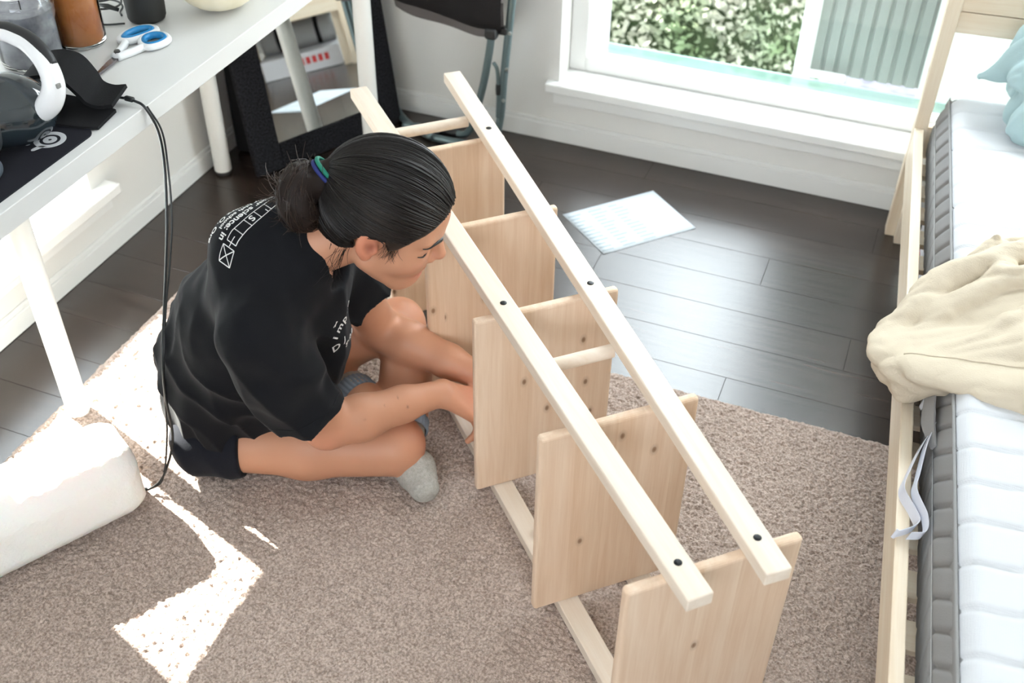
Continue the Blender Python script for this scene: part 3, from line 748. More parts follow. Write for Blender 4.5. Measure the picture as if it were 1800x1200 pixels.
# ------------------------------------------------------------------ foam roll on the rug
def foam():
    t = thing('foam_roll', (-1.35, 1.0, 0.015), 'thick white packing foam roll on the rug beside desk leg', 'foam roll')
    D = np.array((0.498, 0.867, 0)); S = np.array((0.867, -0.498, 0)); C0 = np.array((-1.262, 1.166, 0.102))
    B = np.array([D, S, (0, 0, 1)])
    g = Field((-1.80, 0.35, -0.01), (-1.10, 1.30, 0.24), 0.005)
    g.rbox(C0-D*0.42, (0.42, 0.084, 0.087), 0.030, B, 0); g.f = np.maximum(g.f, -1.0)
    q2 = Field(g.lo, g.lo+g.h*(g.n-1.5), g.h); q2.rbox(C0-D*0.55, (0.57, 0.086, 0.088), 0.066, B, 0); g.f = np.maximum(g.f, q2.f)
    X, Y, Z = np.meshgrid(*g.ax, indexing='ij'); P = np.stack([X, Y, Z], -1)
    m = np.abs(g.f) < 0.03
    q = P[m]; g.f[m] += 0.005*(vnoise(q*np.array([7, 7, 9]), 21)-0.5)+0.0015*(vnoise(q*60, 22)-0.5)
    V, F = g.mesh()
    m_f = mat('white_foam', (0.84, 0.83, 0.80), 0.9, 0.1, bump=(140, 0.35), Subsurface_Weight=0.15)
    mesh_obj('foam_sheet', V, F, m_f, t, smooth=True)
foam()

# ------------------------------------------------------------------ printed sheet of paper on the floor
def paper():
    c = [Vector(p) for p in ((-0.797, 2.471, 0), (-0.598, 2.686, 0), (-0.437, 2.547, 0), (-0.634, 2.334, 0))]
    t = thing('paper_sheet', (c[0]+c[2])/2, 'white printed sheet of paper lying flat on dark floor', 'paper')
    m = bpy.data.materials.new('printed_paper'); m.use_nodes = True; nt = m.node_tree; N = nt.nodes.new; L = nt.links.new; b = nt.nodes['Principled BSDF']; b.inputs['Roughness'].default_value = 0.7
    uv = N('ShaderNodeTexCoord'); sp = N('ShaderNodeSeparateXYZ'); L(uv.outputs['UV'], sp.inputs[0])
    def mth(op, a, bb=None):
        n = N('ShaderNodeMath'); n.operation = op
        for i, v in enumerate((a, bb)):
            if v is None: continue
            if isinstance(v, (int, float)): n.inputs[i].default_value = v
            else: L(v, n.inputs[i])
        return n.outputs[0]
    # three columns of short text lines on the left two thirds of the page
    row = mth('FRACT', mth('MULTIPLY', sp.outputs['Y'], 13.0)); rowi = mth('FLOOR', mth('MULTIPLY', sp.outputs['Y'], 13.0))
    col = mth('FRACT', mth('MULTIPLY', sp.outputs['X'], 4.6)); coli = mth('FLOOR', mth('MULTIPLY', sp.outputs['X'], 4.6))
    wn = N('ShaderNodeTexWhiteNoise'); cb = N('ShaderNodeCombineXYZ'); L(rowi, cb.inputs[0]); L(coli, cb.inputs[1]); L(cb.outputs[0], wn.inputs['Vector'])
    ln = mth('ADD', mth('MULTIPLY', wn.outputs['Value'], 0.45), 0.45)
    on = mth('MULTIPLY', mth('LESS_THAN', row, 0.42), mth('MULTIPLY', mth('GREATER_THAN', col, 0.08), mth('LESS_THAN', col, ln)))
    on = mth('MULTIPLY', on, mth('LESS_THAN', coli, 2.5))
    on = mth('MULTIPLY', on, mth('MULTIPLY', mth('GREATER_THAN', sp.outputs['Y'], 0.05), mth('LESS_THAN', sp.outputs['Y'], 0.95)))
    nz = N('ShaderNodeTexNoise'); nz.inputs['Scale'].default_value = 160; L(uv.outputs['UV'], nz.inputs['Vector'])
    on = mth('MULTIPLY', on, mth('GREATER_THAN', nz.outputs['Fac'], 0.40))
    mx = N('ShaderNodeMix'); mx.data_type = 'RGBA'; L(on, mx.inputs['Factor']); mx.inputs['A'].default_value = (0.54, 0.585, 0.625, 1); mx.inputs['B'].default_value = (0.33, 0.39, 0.43, 1)
    L(mx.outputs['Result'], b.inputs['Base Color'])
    n = 10; V, F, UV = [], [], []
    for i in range(n+1):
        for j in range(n+1):
            u, w = i/n, j/n
            p = c[0]*(1-u)*(1-w)+c[1]*u*(1-w)+c[2]*u*w+c[3]*(1-u)*w
            V.append((p.x, p.y, 0.0008+0.004*max(0, abs(u-0.5)*2-0.8)*w)); UV.append((u, w))
    I = lambda i, j: i*(n+1)+j
    for i in range(n):
        for j in range(n): F.append((I(i, j+1), I(i+1, j+1), I(i+1, j), I(i, j)))
    o = mesh_obj('page', V, F, m, t, smooth=True)
    ul = o.data.uv_layers.new(name='uv')
    for lp in o.data.loops: ul.data[lp.index].uv = UV[lp.vertex_index]
    s = o.modifiers.new('thickness', 'SOLIDIFY'); s.thickness = 0.0004; s.offset = -1
paper()

# ------------------------------------------------------------------ mirror leaning in the corner
def mirror():
    PR = np.array((-1.434, 2.767, 0.002)); ang = math.radians(-27.6); al = math.radians(10.5)
    n = np.array((math.cos(ang), math.sin(ang), 0)); tt = np.array((n[1], -n[0], 0))
    d = -math.sin(al)*n+np.array((0, 0, math.cos(al)))
    t = thing('mirror', PR+tt*0.25, 'mirror in a wide black speckled frame leaning in the corner', 'mirror')
    m = mat('speckled_black_frame', (0.005, 0.005, 0.0055), 0.9, 0.1, bump=(220, 0.8), var=(190, (0.024, 0.024, 0.028)))
    mg = mat('mirror_glass', (0.88, 0.90, 0.89), 0.01, 0.5, 1.0)
    Wd, Hh, fw, th = 0.515, 0.655, 0.088, 0.022
    M = frame(PR, tt, y=d)     # x along the foot, y up the mirror, z = normal direction
    zs = 1 if (M.to_3x3() @ Vector((0, 0, 1))).dot(Vector(n)) > 0 else -1
    def bx(nm, x0, x1, y0, y1, z0, z1, mm, bev, par):
        z0, z1 = (z0*zs, z1*zs); z0, z1 = min(z0, z1), max(z0, z1)
        return link(nm, box_me(nm, x1-x0, y1-y0, z1-z0, bev, 2, ((x0+x1)/2, (y0+y1)/2, (z0+z1)/2)), mm, par, M)
    bx('frame_side', 0, fw, 0, Hh, -th, 0, m, 0.004, t); bx('frame_side', Wd-fw, Wd, 0, Hh, -th, 0, m, 0.004, t)
    bx('frame_rail', fw, Wd-fw, 0, 0.076, -th, 0, m, 0.004, t); bx('frame_rail', fw, Wd-fw, Hh-0.08, Hh, -th, 0, m, 0.004, t)
    bx('mirror_glass', fw-0.004, Wd-fw+0.004, 0.072, Hh-0.076, -0.012, -0.006, mg, 0, t)
mirror()
def blackbox():  # plain black block filling the dark area left of the mirror
    t = thing('black_block', (-1.76, 2.42, 0), 'plain black block standing behind the mirror frame under desk', 'case')
    o = link('block_body', box_me('block_body', 0.10, 0.10, 0.60, 0.012, 3), M_black, t, Matrix.Translation((-1.772, 2.47, 0.302)) @ Matrix.Rotation(math.radians(8), 4, 'Z'))
    tube('block_loop', [(-1.79, 2.46, 0.60), (-1.79, 2.46, 0.625), (-1.755, 2.46, 0.625), (-1.755, 2.46, 0.60)], 0.005, M_black, t, n=8)
blackbox()

# ------------------------------------------------------------------ folded camp chair against the back wall
def chair():
    t = thing('camp_chair', (-1.25, 2.75, 0), 'folded camp chair with dark seat and grey-teal tubes by the wall', 'folding chair')
    M_t = mat('teal_grey_steel', (0.16, 0.215, 0.225), 0.28, 0.5, 0.55); M_f = mat('charcoal_canvas', (0.016, 0.014, 0.014), 0.85, 0.2, bump=(300, 0.3))
    M_g = mat('taupe_canvas_edge', (0.135, 0.12, 0.115), 0.85, 0.2, bump=(300, 0.3)); M_p = mat('black_plastic_joint', (0.012, 0.012, 0.013), 0.4)
    M_r = mat('steel_rivet', (0.45, 0.5, 0.5), 0.3, 0.5, 1.0)
    a = tube('tube', catmull([(-1.030, 2.735, 0.82), (-1.055, 2.73, 0.49), (-1.078, 2.73, 0.25), (-1.090, 2.73, 0.10), (-1.112, 2.72, 0.030), (-1.175, 2.705, 0.013), (-1.30, 2.70, 0.012)], 8), 0.0115, M_t, t, n=14)
    b = tube('tube', catmull([(-1.085, 2.715, 0.80), (-1.106, 2.712, 0.42), (-1.125, 2.712, 0.27), (-1.155, 2.715, 0.14), (-1.20, 2.735, 0.03), (-1.27, 2.747, 0.014), (-1.35, 2.742, 0.013), (-1.415, 2.735, 0.014)], 8), 0.0110, M_t, t, n=14)
    tube('tube', catmull([(-1.300, 2.70, 0.012), (-1.40, 2.745, 0.014), (-1.475, 2.805, 0.025), (-1.535, 2.832, 0.10), (-1.565, 2.838, 0.30), (-1.61, 2.840, 0.62)], 8), 0.0115, M_t, t, n=14)
    tube('brace', catmull([(-1.108, 2.722, 0.285), (-1.096, 2.722, 0.262), (-1.092, 2.72, 0.20), (-1.094, 2.72, 0.115)], 8), 0.0055, M_t, t, n=10)
    lathe('brace_sleeve', [(0.0072, -0.016), (0.0078, 0), (0.0072, 0.016)], (-1.092, 2.72, 0.205), M_p, t, n=14)
    tube('rubber_sleeve', [(-1.235, 2.743, 0.018), (-1.262, 2.746, 0.0145), (-1.29, 2.746, 0.0142)], 0.0135, M_p, t, n=14)
    tube('rubber_foot', [(-1.155, 2.707, 0.0145), (-1.13, 2.713, 0.022), (-1.118, 2.716, 0.028)], 0.0135, M_p, t, n=14)
    link('pivot_joint', box_me('pivot_joint', 0.045, 0.022, 0.024, 0.005), M_p, t, Matrix.Translation((-1.088, 2.722, 0.388)))
    for x, z in ((-1.056, 0.385), (-1.064, 0.275), (-1.074, 0.175), (-1.117, 0.29), (-1.110, 0.383)):
        lathe('rivet', [(0.001, 0.004), (0.005, 0.003), (0.006, 0)], (0, 0, 0), M_r, t, n=12, M=frame((x, 2.715, z), (0, 0, 1), z=(0.35, -1, 0)))
    # canvas seat hanging slack between the tubes
    def canvas(nm, zlo, zhi, m, dy, th):
        nx, nz = 36, 12; V, F = [], []
        for i in range(nx+1):
            s = i/nx; x = -1.428+s*(0.353)
            zb = np.interp(s, [0, 0.25, 0.5, 0.8, 0.93, 1], zlo)
            zt = np.interp(s, [0, 0.25, 0.5, 0.8, 0.93, 1], zhi)
            for j in range(nz+1):
                w = j/nz; z = zb+(zt-zb)*w
                y = 2.712+dy+0.010*math.sin(s*9+z*9)+0.016*math.sin(3.1*s)*(-1)+(1-s)*0.045+0.006*math.sin(z*40+s*5)
                V.append((x, y, z))
        for i in range(nx):
            for j in range(nz): a0 = i*(nz+1)+j; F.append((a0, a0+nz+1, a0+nz+2, a0+1))
        o = mesh_obj(nm, V, F, m, t, smooth=True); so = o.modifiers.new('thickness', 'SOLIDIFY'); so.thickness = th
    canvas('seat_canvas', [0.425, 0.418, 0.405, 0.398, 0.398, 0.392], [0.80]*6, M_f, -0.02, 0.004)
    canvas('canvas_edge', [0.385, 0.378, 0.372, 0.366, 0.37, 0.385], [0.47]*6, M_g, 0.0, 0.004)
    link('corner_pocket', box_me('corner_pocket', 0.035, 0.03, 0.035, 0.008), M_p, t, Matrix.Translation((-1.105, 2.70, 0.385)))
chair()

# ------------------------------------------------------------------ the bed
BE, BS = Vector((-0.0820, 0.9966, 0)), Vector((0.9966, 0.0820, 0))
B0 = Vector((0.058, 2.62, 0))
MB = frame(B0, BE, y=-BS, z=(0, 0, 1))      # local x towards the head, y = -b, z up
def bbox(nm, a0, a1, b0, b1, z0, z1, m, par, bev=0.002):
    c = B0+BE*((a0+a1)/2)+BS*((b0+b1)/2)+Vector((0, 0, (z0+z1)/2))
    Mx = MB.copy(); Mx.translation = c
    return link(nm, box_me(nm, a1-a0, b1-b0, z1-z0, bev, 2), m, par, Mx)
def bbox_y(nm, a0, a1, b0, b1, z0, z1, m, par, bev=0.002):   # grain along the bed's width
    c = B0+BE*((a0+a1)/2)+BS*((b0+b1)/2)+Vector((0, 0, (z0+z1)/2))
    return link(nm, box_me(nm, b1-b0, a1-a0, z1-z0, bev, 2), m, par, frame(c, BS, y=BE))
def bbox_z(nm, a0, a1, b0, b1, z0, z1, m, par, bev=0.002):
    c = B0+BE*((a0+a1)/2)+BS*((b0+b1)/2)+Vector((0, 0, (z0+z1)/2))
    return link(nm, box_me(nm, z1-z0, a1-a0, b1-b0, bev, 2), m, par, frame(c, (0, 0, 1), y=BE))
def bed():
    t = thing('bed_frame', B0+BE*-0.9+BS*0.5, 'low pine bed frame with slatted base beside the window', 'bed')
    bbox('side_rail', -2.02, 0.095, 0, 0.023, 0.232, 0.330, M_bedw, t)
    bbox('side_rail', -2.02, 0.095, 0.95, 0.973, 0.232, 0.330, M_bedw, t)
    bbox('slat_support', -2.0, 0.09, 0.023, 0.040, 0.232, 0.250, M_bedw, t)
    for b in (0.0, 0.94): bbox_z('bed_post', 0.095, 0.140, b-0.001, b+0.032, 0, 0.95, M_bedw, t)
    for b in (0.001, 0.94): bbox_z('bed_leg', -2.06, -2.02, b-0.001, b+0.032, 0, 0.33, M_bedw, t)
    bbox_z('leg_support', 0.060, 0.0945, 0.0235, 0.05, 0, 0.231, M_bedw, t)
    for z0, z1 in ((0.585, 0.637), (0.639, 0.692), (0.76, 0.86)): bbox_y('headboard_board', 0.108, 0.128, 0.031, 0.941, z0, z1, M_bedw, t)
    bbox_y('headboard_board', 0.108, 0.128, 0.031, 0.941, 0.24, 0.33, M_bedw, t)
    bbox_y('foot_board', -2.05, -2.03, 0.031, 0.941, 0.232, 0.33, M_bedw, t)
    for i in range(20): bbox_y('bed_slat', -1.98+i*0.103, -1.98+i*0.103+0.058, 0.0235, 0.948, 0.2505, 0.264, M_bedw, t, 0.0015)
bed()
def bw(a, b, z): return B0+BE*a+BS*b+Vector((0, 0, z))
def mattress():
    t = thing('mattress', bw(-0.95, 0.5, 0.265), 'white quilted mattress with grey sides lying in the pine bed', 'mattress')
    m_t = mat('white_knit_cover', (0.62, 0.63, 0.655), 0.85, 0.15)
    nt = m_t.node_tree; b = nt.nodes['Principled BSDF']; tc = nt.nodes.new('ShaderNodeTexCoord')
    ck = nt.nodes.new('ShaderNodeTexVoronoi'); ck.inputs['Scale'].default_value = 330; ck.inputs['Randomness'].default_value = 0.15
    nt.links.new(tc.outputs['Object'], ck.inputs['Vector']); bp = nt.nodes.new('ShaderNodeBump'); bp.inputs['Strength'].default_value = 0.35; bp.inputs['Distance'].default_value = 0.001
    nt.links.new(ck.outputs['Distance'], bp.inputs['Height']); nt.links.new(bp.outputs['Normal'], b.inputs['Normal'])
    m_s = mat('grey_side_fabric', (0.30, 0.295, 0.295), 0.9, 0.15, bump=(700, 0.3))
    A0, A1 = -2.0, 0.092
    def skew(a): return 0.012*(-(a)/2.0)
    # top
    na, nb = 420, 46; V, F = [], []
    for i in range(na+1):
        a = A0+(A1-A0)*i/na
        for j in range(nb+1):
            bb = 0.064+skew(a)+(0.93-0.064)*(j/nb)**1.6
            ph = (a+0.012*math.sin(bb*14))/0.083; w = abs(ph-round(ph))
            z = 0.4475-0.0050*math.exp(-(w/0.055)**2)
            e = min(bb-(0.064+skew(a)), 0.93-bb); z -= 0.020*max(0, 1-e/0.028)**2
            e2 = min(a-A0, A1-a); z -= 0.03*max(0, 1-e2/0.05)**2
            V.append(bw(a, bb, z))
    for i in range(na):
        for j in range(nb): q = i*(nb+1)+j; F.append((q, q+nb+1, q+nb+2, q+1))
    mesh_obj('top_cover', V, F, m_t, t, smooth=True)
    # grey side with chevron stitching
    na, nz = 620, 34; V, F = [], []
    for i in range(na+1):
        a = A0+(A1-A0)*i/na
        for j in range(nz+1):
            s = j/nz; z = 0.2655+(0.4285-0.2655)*s
            sd = s-0.52
            ph = (a+0.055*abs(sd)*2.2)/0.062
            w = abs(ph-round(ph))*0.062
            seam = abs(sd)*0.163
            dep = 0.007*math.exp(-(w/0.0045)**2)+0.004*math.exp(-(seam/0.004)**2)
            puff = 0.010*math.sin(math.pi*s)
            b_ = 0.044+skew(a)*0.8+(0.020+skew(a)*0.2)*s-puff+dep
            V.append(bw(a, b_, z))
    for i in range(na):
        for j in range(nz): q = i*(nz+1)+j; F.append((q, q+1, q+nz+2, q+nz+1))
    side = mesh_obj('side_border', V, F, m_s, t, smooth=True)
    core = bbox('mattress_core', A0+0.004, A1-0.002, 0.068, 0.93, 0.2655, 0.4285, m_s, t, 0.01)
    M_thr = mat('stitch_thread', (0.50, 0.50, 0.50), 0.8)
    P = [bw(a, 0.044+skew(a)*0.8+(0.020+skew(a)*0.2)*0.52-0.0085, 0.2655+0.163*0.52) for a in np.linspace(A0, A1, 60)]
    tube('seam_thread', P, 0.0009, M_thr, t, n=5)
    # edge piping
    P = [bw(a, 0.060+skew(a), 0.429) for a in np.linspace(A0, A1-0.03, 60)]
    tube('piping', P, 0.003, m_s, t, n=8)
    # care labels sewn to the side
    M_lab = mat('white_care_label', (0.72, 0.74, 0.82), 0.6, 0.3)
    def lab(pts, w, wd):
        ribbon('care_label', [bw(*p) for p in pts], wd, w, 0.0008, M_lab, t)
    lab([(-1.065, 0.046, 0.36), (-1.105, 0.030, 0.352), (-1.170, 0.012, 0.352), (-1.210, 0.004, 0.346), (-1.250, 0.022, 0.345), (-1.278, 0.030, 0.343), (-1.300, 0.004, 0.338), (-1.302, -0.004, 0.340)], 0.022, (0.25, 0.05, 1.0))
    lab([(-1.060, 0.048, 0.37), (-1.110, 0.036, 0.362), (-1.180, 0.026, 0.36), (-1.220, 0.022, 0.358), (-1.270, 0.040, 0.356), (-1.300, 0.040, 0.35), (-1.306, 0.018, 0.345)], 0.020, (0.25, 0.05, 1.0))
    lab([(-0.950, 0.044, 0.352), (-0.980, 0.032, 0.35), (-0.995, 0.034, 0.352)], 0.018, (0.2, 0, 1.0))
    ribbon('fabric_fold', [bw(-0.940, 0.050, 0.40), bw(-0.990, 0.040, 0.385), bw(-1.050, 0.038, 0.375), bw(-1.110, 0.050, 0.365)], (0.45, 0.1, 1.0), [0.012, 0.03, 0.035, 0.012], 0.004, m_s, t)
mattress()
def cloth_field(g, amp, fr, seed):
    X, Y, Z = np.meshgrid(*g.ax, indexing='ij'); m = np.abs(g.f) < 0.03
    q = np.stack([X[m], Y[m], Z[m]], -1)
    n = np.abs(vnoise(q*fr, seed)-0.5)*2
    n2 = np.abs(vnoise(q*fr*2.3, seed+1)-0.5)*2
    g.f[m] += amp*(0.5-n)+amp*0.4*(0.5-n2)
def folds(g, amp, d, fa, fx, seed):
    # creased cloth: noise stretched along a direction, sharp valleys between soft ridges
    X, Y, Z = np.meshgrid(*g.ax, indexing='ij'); m = np.abs(g.f) < 0.035
    q = np.stack([X[m], Y[m], Z[m]], -1); q = q+0.06*(np.stack([vnoise(q*7, seed+k) for k in (5, 6, 7)], -1)-0.5)
    d = np.array(d, float); d /= np.linalg.norm(d); e = np.cross(d, (0, 0, 1)); e /= np.linalg.norm(e); h = np.cross(d, e)
    c = np.stack([q@d*fa, q@e*fx, q@h*fx*0.6], -1)
    n = np.abs(vnoise(c, seed)-0.5)*2
    g.f[m] += (amp*(0.45-n**0.8)).astype(np.float32)
def duvet():
    t = thing('blanket', bw(-0.95, 0.3, 0.45), 'crumpled cream cotton blanket draped across the white mattress', 'blanket')
    m = mat('cream_cotton', (0.60, 0.52, 0.405), 0.9, 0.1, bump=(350, 0.25))
    g = Field(bw(-1.2, -0.12, 0.30)-Vector((0.05, 0.1, 0)), bw(-0.55, 0.95, 0.62)+Vector((0.05, 0.1, 0)), 0.0042)
    def ch(pts, r, k=0.010, sq=None): g.chain([bw(*p) for p in pts], r, k, 'u', sq)
    up = (0, 0, 1)
    # flat sheet under the folds
    ch([(-0.98, 0.02, 0.43), (-1.03, 0.25, 0.462), (-1.10, 0.55, 0.465), (-1.12, 0.9, 0.465)], [0.05, 0.085, 0.10, 0.11], 0.02, (up, 2.4))
    ch([(-0.93, 0.0, 0.405), (-0.92, 0.25, 0.468), (-0.93, 0.9, 0.475)], [0.080, 0.115, 0.15], 0.02, (up, 2.4))
    ch([(-0.80, 0.07, 0.43), (-0.78, 0.3, 0.475), (-0.78, 0.9, 0.48)], [0.07, 0.115, 0.14], 0.02, (up, 2.3))
    # drooping end over the rail
    ch([(-0.905, -0.028, 0.37), (-0.965, 0.0, 0.375), (-0.985, 0.05, 0.42)], [0.038, 0.036, 0.03], 0.025)
    ch([(-0.80, 0.03, 0.42), (-0.87, -0.035, 0.385), (-0.93, -0.038, 0.365)], [0.030, 0.034, 0.03], 0.02)
    # rolled folds
    ch([(-0.62, 0.14, 0.455), (-0.585, 0.35, 0.475), (-0.58, 0.65, 0.485), (-0.57, 0.92, 0.48)], [0.028, 0.034, 0.036, 0.036], 0.012)
    ch([(-0.86, -0.035, 0.400), (-0.76, 0.03, 0.445), (-0.675, 0.14, 0.485), (-0.655, 0.32, 0.505), (-0.67, 0.55, 0.51), (-0.66, 0.9, 0.51)], [0.026, 0.032, 0.036, 0.036, 0.034, 0.034], 0.009)
    ch([(-0.90, -0.022, 0.395), (-0.83, 0.05, 0.445), (-0.745, 0.145, 0.49), (-0.735, 0.26, 0.505), (-0.77, 0.42, 0.51), (-0.84, 0.60, 0.512), (-0.86, 0.9, 0.51)], [0.020, 0.026, 0.032, 0.034, 0.030, 0.03, 0.03], 0.007)
    ch([(-0.955, 0.05, 0.435), (-0.87, 0.15, 0.475), (-0.835, 0.24, 0.490), (-0.86, 0.38, 0.492), (-0.93, 0.55, 0.50), (-0.96, 0.9, 0.50)], [0.020, 0.026, 0.030, 0.030, 0.030, 0.03], 0.008)
    ch([(-0.985, 0.11, 0.455), (-0.925, 0.19, 0.478), (-0.925, 0.32, 0.484), (-1.0, 0.50, 0.488)], [0.014, 0.022, 0.024, 0.022], 0.010)
    # stitched hem along the near edge
    ch([(-0.990, 0.03, 0.405), (-1.005, 0.10, 0.444), (-1.03, 0.20, 0.458), (-1.085, 0.34, 0.460), (-1.14, 0.50, 0.462)], [0.012, 0.012, 0.012, 0.012, 0.012], 0.010)
    folds(g, 0.021, (0.82, 0.55, 0.1), 3.5, 17.0, 31); folds(g, 0.009, (0.9, 0.2, 0.0), 9.0, 44.0, 37); cloth_field(g, 0.003, 40.0, 35)
    V, F = g.mesh(); V = smooth_mesh(V, F, 1)
    mesh_obj('fabric', V, F, m, t, smooth=True)
    bv = BVHTree.FromPolygons([Vector(p) for p in V], F.tolist())
    hem = []
    for p in catmull([bw(-0.962, -0.02, 0.46), bw(-0.972, 0.06, 0.50), bw(-0.985, 0.13, 0.52), bw(-1.01, 0.22, 0.53), bw(-1.055, 0.36, 0.53), bw(-1.10, 0.50, 0.53), bw(-1.13, 0.66, 0.53)], 14):
        loc, nrm, _, _ = bv.ray_cast(Vector(p), Vector((0, 0, -1)))
        if loc is not None: hem.append(np.array(loc+nrm*0.0006))
    tube('hem_seam', hem, 0.0016, m, t, n=6)
duvet()
def pillow():
    t = thing('pillow', bw(-0.05, 0.4, 0.45), 'pale teal crumpled pillow propped against the pine headboard', 'pillow')
    m = mat('teal_cotton', (0.40, 0.54, 0.555), 0.85, 0.15, bump=(300, 0.2), Sheen_Weight=0.2)
    g = Field(bw(-0.30, 0.05, 0.42), bw(0.12, 0.75, 0.80), 0.005)
    e, s = np.array(BE), np.array(BS)
    B = np.array([e, s, (0, 0, 1)])
    g.rbox(bw(-0.045, 0.44, 0.505), (0.125, 0.265, 0.062), 0.055, B, 0)
    tl = math.radians(38); e2 = e*math.cos(tl)+np.array((0, 0, math.sin(tl))); n2 = -e*math.sin(tl)+np.array((0, 0, math.cos(tl)))
    g.ell(bw(-0.035, 0.44, 0.60), (0.19, 0.30, 0.075), np.array([e2, s, n2]), 0.012)
    g.cone(bw(-0.03, 0.100, 0.548), bw(0.0, 0.36, 0.66), 0.010, 0.150, 0.03, squash=(BE, 1.7))
    folds(g, 0.030, (0.5, 0.1, 0.85), 5.0, 22.0, 41); folds(g, 0.010, (0.5, -0.2, 0.8), 9.0, 55.0, 47)
    V, F = g.mesh(); V = smooth_mesh(V, F, 1)
    mesh_obj('pillowcase', V, F, m, t, smooth=True)
pillow()
# stored things under the bed, seen in the mirror
def underbed():
    t = thing('cardboard_box', bw(-0.35, 0.3, 0), 'tan cardboard box stored under the bed, seen in the mirror', 'box')
    bbox('carton', -0.62, -0.34, 0.14, 0.45, 0.001, 0.20, mat('tan_cardboard', (0.42, 0.30, 0.16), 0.8, 0.2), t, 0.003)
    bbox('packing_tape', -0.50, -0.46, 0.1385, 0.45, 0.0015, 0.2008, mat('tape', (0.5, 0.4, 0.25), 0.3), t, 0.0005)
    t = thing('white_carton', bw(-0.1, 0.3, 0), 'flat white carton with red lettering under the bed, seen in the mirror', 'box')
    bbox('carton', -0.30, 0.05, 0.08, 0.45, 0.001, 0.085, mat('white_card', (0.72, 0.71, 0.74), 0.6), t, 0.002)
    M_red = mat('red_print', (0.62, 0.05, 0.05), 0.6)
    for i in range(5): bbox('red_letter', -0.02-i*0.028, -0.001-i*0.028, 0.0792, 0.0805, 0.035, 0.065, M_red, t, 0.0003)
    t = thing('grey_bedding_roll', bw(-0.1, 0.3, 0.086), 'rolled pale grey blanket lying on the white carton', 'blanket')
    P = [bw(a, 0.27, 0.148) for a in np.linspace(-0.29, 0.04, 20)]
    tube('roll', P, 0.061, mat('grey_wool', (0.42, 0.42, 0.42), 0.95, 0.1, bump=(200, 0.8)), t, n=28)
    for a in (-0.22, -0.04): tube('strap', [bw(a+0.01*k, 0.27, 0.148) for k in range(3)], 0.0622, M_black, t, n=28)
underbed()
# ------------------------------------------------------------------ the person, in (v, u, z): v forward along the boards, u towards the camera side
def l2w(V):
    V = np.asarray(V, float); return V[..., :1]*np.array(VV_)+V[..., 1:2]*np.array(UU)+V[..., 2:3]*np.array((0, 0, 1.0))
HS = 1.07
HC = np.array((0.377, -1.587, 0.640))
HB = np.array([[0.823, 0.360, -0.440], [0.442, -0.892, 0.098], [0.357, 0.275, 0.893]])     # forward, her left, up
HB /= np.linalg.norm(HB, axis=1)[:, None]
def hp(x, y, z): return HC+HS*(x*HB[0]+y*HB[1]+z*HB[2])
C7 = np.array((0.222, -1.640, 0.575))
SHR, ELR, WRR = np.array((0.128, -1.530, 0.490)), np.array((0.232, -1.545, 0.222)), np.array((0.472, -1.580, 0.200))
SHL, ELL, WRL = np.array((0.315, -1.775, 0.455)), np.array((0.408, -1.792, 0.222)), np.array((0.582, -1.620, 0.170))
HPR, KNR = np.array((0.008, -1.722, 0.088)), np.array((0.362, -1.572, 0.088))
HPL, KNL = np.array((0.030, -1.850, 0.110)), np.array((0.462, -1.838, 0.195))
CFR, ANR = np.array((0.335, -1.715, 0.105)), np.array((0.290, -1.870, 0.080))
ANL, TOL = np.array((0.372, -1.595, 0.062)), np.array((0.396, -1.496, 0.042))
